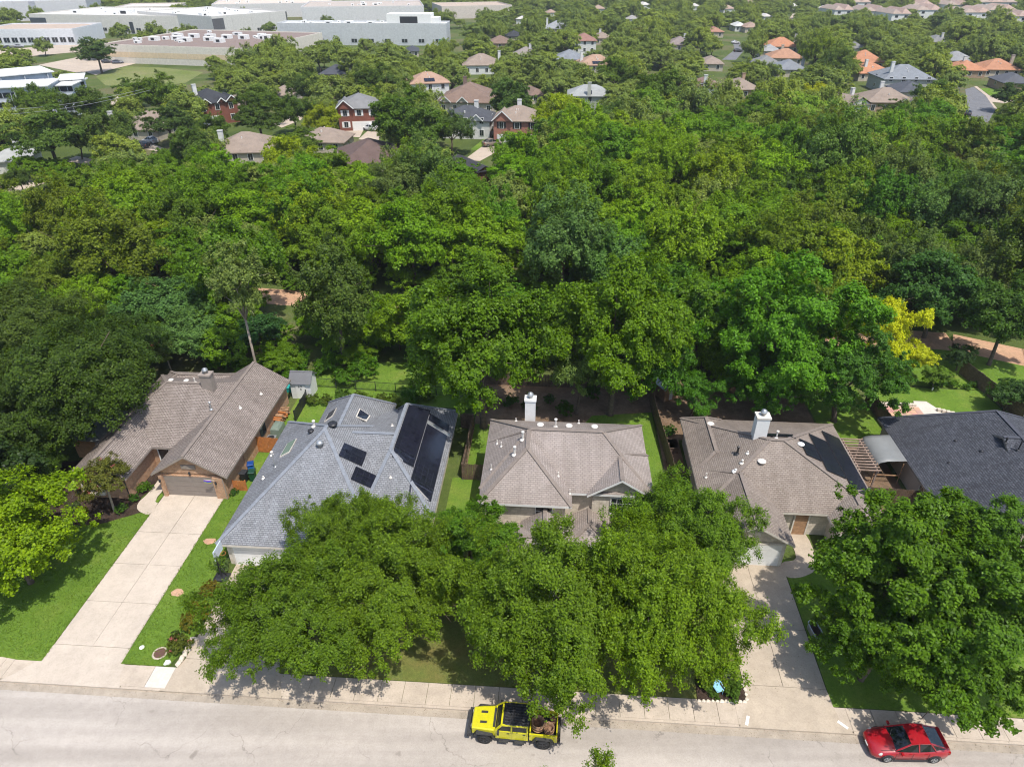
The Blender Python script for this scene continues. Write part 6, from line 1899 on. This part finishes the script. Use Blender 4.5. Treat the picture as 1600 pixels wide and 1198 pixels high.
# apartments, left
AP = (.52, .55, .6)
warehouse('white apartment block with pale metal roof, rear one at left edge', (-40, 124), (80, 113), 9.5, AP, (.62, .62, .6), None, 15, 'apartment_block', 9, parapet=.25, share=.06, winh=1.3, rows=(1.2, 3.9, 6.3), eave=.7)
warehouse('white apartment block with pale metal roof nearest the left edge', (-20, 139), (72, 135), 9.0, AP, (.6, .6, .58), None, 12, 'apartment_block', 7, parapet=.25, share=.06, winh=1.3, rows=(1.2, 3.9, 6.3), eave=.7)
warehouse('low white apartment wing right of the nearest apartment block', (74, 135), (110, 134), 8.0, AP, (.62, .62, .6), None, 12, 'apartment_block', 3, parapet=.25, share=.06, winh=1.3, rows=(1.2, 3.9, 6.3), eave=.7)
warehouse('white apartment wing nearest the green field', (94, 126), (127, 124), 8.5, AP, (.6, .6, .58), None, 11, 'apartment_block', 3, parapet=.25, share=.06, winh=1.3, rows=(1.2, 3.9, 6.3), eave=.7)

# ---- far ground
def pxsheet(name, pts, mat, z=.13, protect=.35):
    mb = MB()
    p = [gp(x, y, .1) for x, y in pts]
    a = sum(q[0] * r[1] - r[0] * q[1] for q, r in zip(p, p[1:] + p[:1]))
    if a < 0: p = p[::-1]
    mb.face([(x, y, z) for x, y in p])
    structure(name, mb, mat)
    if protect:
        xs, ys = [q[0] for q in pts], [q[1] for q in pts]
        PROTECT.append((min(xs), min(ys), max(xs), max(ys), max(math.hypot(*q) for q in p), protect))
        n = 5
        for i in range(n + 1):
            for j in range(n + 1):
                px_, py_ = min(xs) + (max(xs) - min(xs)) * i / n, min(ys) + (max(ys) - min(ys)) * j / n
                FOOT.append((*gp(px_, py_, .1), 4))
pxsheet('field', [(150, 120), (196, 104), (250, 106), (318, 113), (290, 130), (240, 136), (165, 134)], 'field', protect=.15)
pxsheet('parking_lot', [(60, 102), (150, 84), (225, 84), (228, 96), (170, 110), (120, 114)], 'pave', .14, .25)
pxsheet('access_road', [(-60, 84), (100, 70), (170, 70), (200, 98), (150, 118), (130, 112), (165, 92), (140, 80), (-60, 98)], 'pave', .15, 0)
pxsheet('road', [(1508, 140), (1521, 136), (1540, 150), (1556, 170), (1545, 190), (1527, 198), (1515, 186), (1511, 160)], 'asphalt', .13, .04)
pxsheet('road_pavement', [(1522, 136), (1526, 135), (1546, 150), (1600, 160), (1600, 164), (1550, 160), (1558, 170), (1555, 172), (1540, 150)], 'pave', .16, .3)
pxsheet('verge', [(1528, 138), (1600, 138), (1600, 160), (1548, 150)], 'lawn', .14, .35)
pxsheet('road', [(1128, 94), (1148, 78), (1145, 66), (1156, 66), (1162, 80), (1150, 94)], 'asphalt', .13, .15)
pxsheet('driveway_far', [(528, 213), (545, 196), (572, 196), (562, 215)], 'pave', .13, .15)
pxsheet('driveway_far', [(560, 218), (580, 200), (600, 205), (590, 222)], 'pave', .14, .2)
pxsheet('driveway_far', [(725, 250), (755, 228), (776, 222), (772, 240), (750, 252)], 'pave', .13, .15)
pxsheet('lawn_far', [(735, 234), (760, 214), (772, 218), (752, 236)], 'lawn', .12, .2)
pxsheet('road', [(-20, 292), (40, 272), (75, 285), (30, 300), (-20, 305)], 'pave', .13, .2)
pxsheet('driveway_far', [(100, 252), (120, 244), (150, 250), (140, 258)], 'pave', .13, .2)
pxsheet('driveway_far', [(220, 232), (236, 224), (256, 232), (250, 238)], 'pave', .13, .2)
pxsheet('driveway_far', [(425, 192), (440, 184), (478, 176), (470, 188), (440, 200)], 'pave', .13, .2)
pxsheet('driveway_far', [(1000, 124), (1010, 120), (1040, 124), (1035, 129)], 'pave', .13, .2)
pxsheet('driveway_far', [(1230, 34), (1240, 20), (1246, 20), (1240, 34)], 'pave', .13, .2)
pxsheet('driveway_far', [(160, 165), (180, 150), (190, 135), (196, 140), (180, 165)], 'pave', .13, .3)
# nearer openings that stay in view
for r_ in ((420, 465, 466, 488, 95, .1), (1448, 528, 1600, 560, 86, .12), (1430, 560, 1600, 650, 78, .2), (505, 572, 690, 640, 66, .25)):
    PROTECT.append(r_)

# ---- cars in the background
def bgcar(label, px, py, col, rz, hs=1.0, ls=1.0, name='parked_car'):
    x, y = gp(px, py, .3)
    hatchback(name, label, (x, y, .16), rz, 'paint_obj', col, hs, ls)
    PROTECT.append((px - 8, py - 6, px + 8, py + 4, math.hypot(x, y), .2))
bgcar('silver sport utility car on the driveway before the black roofed brick house', 309, 206, (.5, .5, .5), 2.9, 1.2)
bgcar('silver car beside the dark car on the left background driveway', 235, 223, (.45, .46, .48), 2.7, 1.1)
bgcar('dark car left of the silver car on the left background driveway', 220, 230, (.03, .03, .035), 2.9, 1.05)
bgcar('white car on the driveway of the red brick grey roofed house', 578, 203, (.75, .75, .74), 2.6, 1.1)
bgcar('brownish grey car before the pink brick house', 769, 227, (.22, .18, .14), .5, 1.15, 1.15)
bgcar('dark car parked on the curved grey road', 1511, 180, (.03, .032, .04), 1.1, 1.05)
bgcar('white car at the end of the short street, centre right', 1149, 68, (.7, .7, .7), .2)
bgcar('black car on the short street, centre right', 1153, 81, (.03, .03, .03), .1)
pk = [(168, 98, (.05, .05, .06)), (176, 95, (.6, .6, .6)), (184, 99, (.08, .09, .12)), (192, 95, (.5, .52, .55)), (200, 93, (.04, .05, .08)), (206, 97, (.7, .7, .7)), (214, 93, (.65, .66, .68)), (14, 76, (.05, .05, .06)), (30, 74, (.3, .3, .32))]
for k, (x, y, c) in enumerate(pk):
    bgcar('small parked car in the far left parking lots, %s from the left' % ORD[[q[0] for q in sorted(pk)].index(x)], x, y, c, .3)
# street lamp on the curved road, power lines at the upper left
sx, sy = gp(1487, 182, 0)
lp_ = thing('street_lamp', 'curved arm street lamp beside the curved grey road', 'street lamp', (sx, sy, .1), .3)
MB().tube([(0, 0, 0), (0, 0, 6.5), (-.4, 0, 7.4), (-1.6, 0, 7.9)], [.1, .08, .07, .05], 8).build('pole', 'grey_metal', lp_)
MB().loft([[(-1.5 - q * .7, s_ * .15 * (1 - q * .4), 7.9 + z_) for s_, z_ in ((-1, 0), (1, 0), (.8, .1), (-.8, .1))] for q in (0, .5, 1)]).build('lamp_head', 'white', lp_)
for k, (y0, y1) in enumerate(((168, 143), (176, 147))):
    a, b = Vector((*gp(-60, y0 + 8, 10), 10)), Vector((*gp(235, y1 - 6, 9.5), 9.5))
    pts = [a.lerp(b, i / 12) - Vector((0, 0, 1.2 * math.sin(math.pi * i / 12))) for i in range(13)]
    one('power_line', MB().tube(pts, .03, 5), 'grey_metal', ('upper' if k == 0 else 'lower') + ' thin grey cable crossing the trees at the left', 'cable')

# ------------------------------------------------------------------ filling the woodland and the suburb with trees
rg = random.Random(2024)
FA = np.array(FOOT)
PA = PROTECT
def covered(x, y, R, zc_, Hc_):
    cx, cy, zc = proj(x, y, zc_)
    rp = R * FPX / zc
    yt = proj(x, y, zc_ + Hc_ * .85)[1]
    yb = proj(x, y, max(.5, zc_ - Hc_ * .6))[1]
    x0, x1 = cx - rp * .85, cx + rp * .85
    dist = math.hypot(x, y)
    for (a, b, c, d, dep, share) in PA:
        if dist + R * .3 > dep: continue
        w, h = min(x1, c) - max(x0, a), min(yb, d) - max(yt, b)
        if w > 0 and h > 0 and w * h > share * min((c - a) * (d - b), (x1 - x0) * (yb - yt)):
            return True
    return False
cand = []
UNDER = []
def try_tree(x, y, R, key, col, hs, zone):
    (_, _), pR, pH, pz = PROTO[key]
    s = R / pR
    zc_, Hc_ = pz * s * hs, pH * s * hs
    if len(FA) and np.any((FA[:, 0] - x) ** 2 + (FA[:, 1] - y) ** 2 < (FA[:, 2] + R * .2) ** 2):
        return
    for (tx, ty, tR, _, _) in TREES:
        if (tx - x) ** 2 + (ty - y) ** 2 < (.62 * (tR + R)) ** 2:
            return
    if covered(x, y, R, zc_, Hc_):
        return
    px_, py_, zc = proj(x, y, zc_)
    if not (-130 < px_ < 1730 and py_ < 1300):
        return
    cand.append([R * FPX / zc, x, y, R, key, col, hs, zone, px_, py_])

def patchy(x, y, k):
    return .5 + .25 * math.sin(x * .043 + 1.3 * k) + .25 * math.sin(y * .051 - x * .021 + 2.1 * k)
MIDK = ['mid1', 'mid2', 'mid3', 'mid4', 'mid5', 'mid6']
TONES = {'deep green': (.095, .195, .012), 'mid green': (.135, .24, .011), 'bright green': (.185, .3, .01), 'olive green': (.15, .21, .016), 'grey green': (.13, .21, .045), 'yellow green': (.25, .33, .01), 'blackish green': (.075, .135, .014)}
def tone_at(x, y):
    p, q = patchy(x, y, 1), patchy(x, y, 2)
    r_ = rg.random()
    left = x < -38 and y < 125
    right = x > 45 and y < 120
    if left: return rg.choice(['olive green', 'deep green', 'mid green', 'bright green', 'mid green'])
    if right: return rg.choice(['deep green', 'blackish green', 'mid green', 'grey green', 'olive green'])
    if r_ < .04: return 'yellow green'
    if r_ < .1: return 'grey green'
    if p > .62: return rg.choice(['bright green', 'bright green', 'mid green'])
    if q > .6: return rg.choice(['deep green', 'mid green'])
    return rg.choice(['mid green', 'bright green', 'olive green', 'mid green'])
# woodland belt
g_ = 6.3
v = 38.0
while v < 168:
    u = -150.0
    while u < 160:
        uu, vv = u + rg.uniform(-.42, .42) * g_, v + rg.uniform(-.42, .42) * g_
        x, y = S(uu, vv)
        u += g_
        if vv < 40 + 4 * math.sin(uu * .13) and -60 < uu < 33: continue
        if uu > 33 and vv < 53.5: continue
        if uu < -26 and vv < 36: continue
        if -26 < uu < -6 and vv < 43.5: continue
        # keep the trail clear
        ty = np.interp(uu, [q[0] for q in tr[::-1]], [q[1] for q in tr[::-1]])
        if abs(vv - ty) < 3.6: continue
        R = rg.uniform(3.2, 5.6) * (1.0 if vv < 110 else 1.05)
        tn = tone_at(x, y)
        key = rg.choice(MIDK if tn != 'grey green' else ['mid2', 'mid5'])
        if vv > 118: key = rg.choice(MIDK)
        if rg.random() < .012 and vv > 60: key, tn = 'bare', 'grey green'
        c = TONES[tn]
        c = tuple(a * rg.uniform(.88, 1.12) for a in c)
        try_tree(x, y, R, key, c, rg.uniform(.9, 1.2), ('wood', tn))
    v += g_
# understorey that closes the gaps between the trunks
v = 38.5
while v < 120:
    u = -120.0
    while u < 120:
        uu, vv = u + rg.uniform(-.5, .5) * 4.2, v + rg.uniform(-.5, .5) * 4.2
        u += 4.2
        if uu > 33 and vv < 55: continue
        if vv < 40 + 3 * math.sin(uu * .2): continue
        if -26 < uu < -6 and vv < 43.0: continue
        if -6 < uu < 12 and vv < 41: continue
        ty = np.interp(uu, [q[0] for q in tr[::-1]], [q[1] for q in tr[::-1]])
        if abs(vv - ty) < 2.6: continue
        x, y = S(uu, vv)
        R = rg.uniform(1.7, 3.0)
        if covered(x, y, R, R, R): continue
        px_, py_, zc = proj(x, y, R)
        if -60 < px_ < 1660:
            UNDER.append([R * FPX / zc, x, y, R, 'far1', None, rg.uniform(.7, 1.1), ('under', ''), px_, py_])
    v += 4.2
# left of the brick house and beyond the right edge
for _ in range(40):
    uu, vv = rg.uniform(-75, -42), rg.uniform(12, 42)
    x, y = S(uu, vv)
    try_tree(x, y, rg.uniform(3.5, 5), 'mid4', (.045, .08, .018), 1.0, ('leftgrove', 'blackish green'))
n_wood = len(cand)
# suburb and beyond
y = 172.0
while y < 1150:
    step = 7.0 + (y - 172) * .012
    half = y * .86 + 30
    x = -half
    while x < half:
        xx, yy = x + rg.uniform(-.42, .42) * step, y + rg.uniform(-.42, .42) * step
        x += step
        if rg.random() < .02: continue
        # the industrial estate has few trees
        if xx < -15 and 300 < math.hypot(xx, yy) < 560 and xx < -.02 * yy and rg.random() < .72: continue
        tn = rg.choice(['deep green', 'mid green', 'mid green', 'olive green', 'grey green', 'blackish green', 'bright green'])
        if rg.random() < .02: tn = 'yellow green'
        c = TONES[tn]
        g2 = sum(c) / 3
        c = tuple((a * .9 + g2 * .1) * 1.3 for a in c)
        R = rg.uniform(3.2, 6.2) * (1 + (y - 172) * .0003)
        key = rg.choice(MIDK) if yy < 240 else rg.choice(['far1', 'far2', 'far3', 'far4'])
        try_tree(xx, yy, R, key, c, rg.uniform(.8, 1.1), ('town', tn))
    y += step

# single trees the eye picks out in the distance
for nm, key, px_, py_, hw, col, lab in [
    ('live_oak', 'mid4', 150, 82, 29, (0.084, 0.14, 0.0275), 'lone spreading oak in front of the tan warehouse'),
    ('lime_tree', 'mid1', 503, 188, 26, (0.28, 0.336, 0.0132), 'yellow green tree left of the red brick grey roofed house'),
    ('oak_tree', 'mid1', 636, 192, 52, (0.105, 0.182, 0.022), 'big spreading tree right of the red brick grey roofed house'),
    ('oak_tree', 'mid2', 705, 205, 32, (0.112, 0.175, 0.033), 'grey green tree hiding the white slate roofed house'),
    ('oak_tree', 'mid3', 800, 155, 36, (0.077, 0.14, 0.0275), 'dark tree between the arched gables and the grey green house'),
    ('oak_tree', 'mid3', 880, 205, 40, (0.112, 0.21, 0.0176), 'round tree right of the pink brick house'),
    ('live_oak', 'mid4', 75, 212, 55, (0.098, 0.161, 0.0275), 'broad tree covering the left background houses'),
    ('oak_tree', 'mid2', 175, 210, 42, (0.112, 0.168, 0.033), 'hazy green tree before the tan roofed long house'),
    ('oak_tree', 'mid4', 262, 190, 36, (0.077, 0.126, 0.0275), 'dark flat tree left of the silver sport utility car'),
    ('yellow_tree', 'mid6', 1270, 160, 30, (0.35, 0.378, 0.011), 'bright yellow green tree at the woodland edge, right background'),
    ('oak_tree', 'mid5', 1310, 95, 22, (0.154, 0.231, 0.033), 'tall pale green tree right of the orange roof cluster'),
    ('oak_tree', 'mid5', 1278, 80, 22, (0.182, 0.252, 0.0165), 'light green tree right of the terracotta roof'),
    ('oak_tree', 'mid3', 1462, 150, 28, (0.105, 0.182, 0.022), 'round tree left of the curved road'),
    ('live_oak', 'mid4', 1400, 178, 26, (0.077, 0.119, 0.0275), 'dark tree in front of the tan hip roof, right background'),
    ('live_oak', 'mid4', 1580, 150, 24, (0.084, 0.14, 0.0275), 'dark tree right of the curved road'),
    ('magenta_tree', 'mid6', 442, 112, 10, (0.42, 0.056, 0.066), 'magenta flowering tree above the tan roofs'),
    ('suburb_tree', 'mid1', 330, 203, 26, (0.100, 0.165, .022), 'dark tree before the tan roofed house left of its white chimney'),
    ('suburb_tree', 'mid4', 404, 186, 38, (0.085, 0.135, .022), 'large dark tree between the black roofed brick house and the tan roofs'),
    ('suburb_tree', 'mid3', 404, 158, 30, (0.120, 0.190, .022), 'dark tree hiding the tan roof right of the black roofed brick house'),
    ('suburb_tree', 'mid2', 458, 176, 30, (0.100, 0.165, .022), 'leafy tree right of the large dark tree, left background'),
    ('suburb_tree', 'mid6', 478, 140, 28, (0.085, 0.135, .022), 'tree left of the bright round tree behind the red brick house'),
    ('suburb_tree', 'mid1', 250, 150, 34, (0.120, 0.190, .022), 'broad tree left of the black roofed brick house'),
    ('suburb_tree', 'mid4', 205, 142, 24, (0.100, 0.165, .022), 'tree at the edge of the green field'),
    ('suburb_tree', 'mid3', 140, 165, 34, (0.085, 0.135, .022), 'dense tree below the apartment wings'),
    ('suburb_tree', 'mid2', 60, 165, 34, (0.120, 0.190, .022), 'dense tree below the nearest apartment block'),
    ('suburb_tree', 'mid6', 120, 222, 26, (0.100, 0.165, .022), 'tree between the left background drives'),
    ('suburb_tree', 'mid1', 590, 135, 34, (0.085, 0.135, .022), 'bright round tree behind the red brick grey roofed house'),
    ('suburb_tree', 'mid4', 470, 222, 30, (0.120, 0.190, .022), 'tree covering the left end of the half hidden tan roof'),
    ('suburb_tree', 'mid3', 300, 228, 34, (0.100, 0.165, .022), 'dark tree at the woodland edge below the silver car'),
    ('suburb_tree', 'mid2', 30, 282, 20, (0.085, 0.135, .022), 'bush beside the pale road at the left edge'),
    ('suburb_tree', 'mid6', 960, 120, 30, (0.120, 0.190, .022), 'tree right of the grey green two storey house'),
    ('suburb_tree', 'mid1', 1030, 150, 40, (0.100, 0.165, .022), 'broad hazy tree left of the white brown roofed house'),
    ('suburb_tree', 'mid4', 1290, 120, 30, (0.085, 0.135, .022), 'tall dense tree left of the long orange tile roof'),
    ('bare_tree', 'bare', 1000, 62, 16, (0.168, 0.168, 0.066), 'leafless pale branched tree in the centre background'),
    ('bare_tree', 'bare', 1480, 262, 20, (0.168, 0.168, 0.066), 'leafless pale branched tree in the right of the woodland'),
    ]:
    px_tree(nm, key, px_, py_, hw, col, lab)
nowt = len(TREES)
special = TREES[-35:]
cand = [c for c in cand if all((t_[0] - c[1]) ** 2 + (t_[1] - c[2]) ** 2 > (.6 * (t_[2] + c[3])) ** 2 for t_ in special)]
cand.sort(key=lambda c: -c[0])
N_IND = 300 - len([1 for o in bpy.data.objects if o.get('category') == 'tree'])
ind, rest = cand[:N_IND], cand[N_IND:]

def col_phrase(px_):
    for lim, ph in ((140, 'at the far left'), (480, 'beyond the brick house'), (700, 'beyond the grey solar house'), (1030, 'beyond the white chimney'), (1370, 'beyond the solar gable house'), (9999, 'beyond the charcoal roof')):
        if px_ < lim: return ph
def row_phrase(py_):
    for lim, ph in ((190, 'suburb edge'), (250, 'far woodland'), (310, 'upper woodland'), (370, 'middle woodland'), (440, 'lower woodland'), (520, 'near woodland'), (9999, 'front woodland')):
        if py_ < lim: return ph
cells = {}
for c in ind:
    k = (c[7][1], row_phrase(c[9]), col_phrase(c[8])) if c[7][0] != 'leftgrove' else ('blackish green', 'oak grove', 'left of the brick house')
    cells.setdefault(k, []).append(c)
for (tn, row, colp), lst in cells.items():
    lst.sort(key=lambda c: c[8])
    for i, c in enumerate(lst):
        lab = '%s tree, %s %s' % (tn, row, colp)
        if len(lst) > 1:
            lab += ', %s from left' % ORD[min(i, 24)]
        put_tree('woodland_tree', c[4], c[1], c[2], c[3], c[5], lab, 'tree', 'trees of the woodland and suburb', c[6])

# all remaining trees: one mass of foliage grown from instances
def wood_mass(name, label, pts):
    keys = ['far1', 'far2', 'far3', 'far4']
    me = bpy.data.meshes.new(name)
    me.from_pydata([(c[1], c[2], .1) for c in pts], [], [])
    me.attributes.new('scl', 'FLOAT_VECTOR', 'POINT')
    me.attributes.new('turn', 'FLOAT', 'POINT')
    me.attributes.new('sel', 'INT', 'POINT')
    sc, tn, sl = [], [], []
    for c in pts:
        s = c[3] / 5.0
        sc += [s, s, s * c[6]]
        tn.append(rg.uniform(0, 6.28))
        sl.append(rg.randrange(4))
    me.attributes['scl'].data.foreach_set('vector', sc)
    me.attributes['turn'].data.foreach_set('value', tn)
    me.attributes['sel'].data.foreach_set('value', sl)
    o = link(name, me, None)
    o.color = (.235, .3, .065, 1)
    tag(o, label, None, None, 'stuff')
    ng = bpy.data.node_groups.new('wood_mass', 'GeometryNodeTree')
    ng.interface.new_socket('Geometry', in_out='INPUT', socket_type='NodeSocketGeometry')
    ng.interface.new_socket('Geometry', in_out='OUTPUT', socket_type='NodeSocketGeometry')
    nin, nout = ng.nodes.new('NodeGroupInput'), ng.nodes.new('NodeGroupOutput')
    join = ng.nodes.new('GeometryNodeJoinGeometry')
    def attr(nm, ty):
        n = ng.nodes.new('GeometryNodeInputNamedAttribute')
        n.data_type = ty
        n.inputs['Name'].default_value = nm
        return n.outputs[0]
    scl, trn, sel = attr('scl', 'FLOAT_VECTOR'), attr('turn', 'FLOAT'), attr('sel', 'INT')
    comb = ng.nodes.new('ShaderNodeCombineXYZ')
    ng.links.new(trn, comb.inputs[2])
    for i, k in enumerate(keys):
        src = [q for q in bpy.data.objects if q.name.startswith('crown') and q.data == PROTO[k][0][0]]
        srt = [q for q in bpy.data.objects if q.name.startswith('trunk') and q.data == PROTO[k][0][1]]
        if not src:
            continue
        j2 = ng.nodes.new('GeometryNodeJoinGeometry')
        for q in (src[0], srt[0]):
            oi = ng.nodes.new('GeometryNodeObjectInfo')
            oi.transform_space = 'ORIGINAL'
            oi.inputs['Object'].default_value = q
            ng.links.new(oi.outputs['Geometry'], j2.inputs[0])
        cmpn = ng.nodes.new('FunctionNodeCompare')
        cmpn.data_type = 'INT'
        cmpn.operation = 'EQUAL'
        ins = [s for s in cmpn.inputs if s.type == 'INT']
        ng.links.new(sel, ins[0])
        ins[1].default_value = i
        iop = ng.nodes.new('GeometryNodeInstanceOnPoints')
        ng.links.new(nin.outputs[0], iop.inputs['Points'])
        ng.links.new(cmpn.outputs[0], iop.inputs['Selection'])
        ng.links.new(j2.outputs[0], iop.inputs['Instance'])
        ng.links.new(comb.outputs[0], iop.inputs['Rotation'])
        ng.links.new(scl, iop.inputs['Scale'])
        ng.links.new(iop.outputs[0], join.inputs[0])
    ng.links.new(join.outputs[0], nout.inputs[0])
    md = o.modifiers.new('grow', 'NODES')
    md.node_group = ng
    return o
# four trees of the far kinds stand as things and lend their shape
for i, k in enumerate(('far1', 'far2', 'far3', 'far4')):
    j = next(q for q in range(len(rest)) if 0 < rest[q][8] < 1600)
    c = rest.pop(j)
    put_tree('suburb_tree', k, c[1], c[2], c[3], c[5], '%s rounded tree among the suburb trees, %s of four' % (c[7][1], ORD[i]), 'tree', 'lone suburb trees', c[6])
wood_mass('distant_trees', 'mass of distant trees over the suburb and far woodland', rest)
uo = wood_mass('undergrowth', 'leafy undergrowth filling the woodland between the trunks', UNDER)
uo.color = (.14, .25, .014, 1)
print('TREES explicit', nowt, 'woodland cand', n_wood, 'ind', len(ind), 'rest', len(rest))

# ------------------------------------------------------------------ summer haze
hz = MB().box(-2100, 2100, -800, 3300, -1.0, 42.0).mesh('haze', [], False, False)
hm = bpy.data.materials.new('haze_air')
hm.use_nodes = True
hm.node_tree.nodes.remove(hm.node_tree.nodes['Principled BSDF'])
pv = hm.node_tree.nodes.new('ShaderNodeVolumePrincipled')
pv.inputs['Color'].default_value = (.9, .94, 1.0, 1)
pv.inputs['Density'].default_value = 0.00016
pv.inputs['Anisotropy'].default_value = 0.2
hm.node_tree.links.new(pv.outputs[0], hm.node_tree.nodes['Material Output'].inputs['Volume'])
hz.materials.append(hm)
ho = link('haze', hz)
tag(ho, 'thin pale summer haze over the whole suburb', None, None, 'stuff')
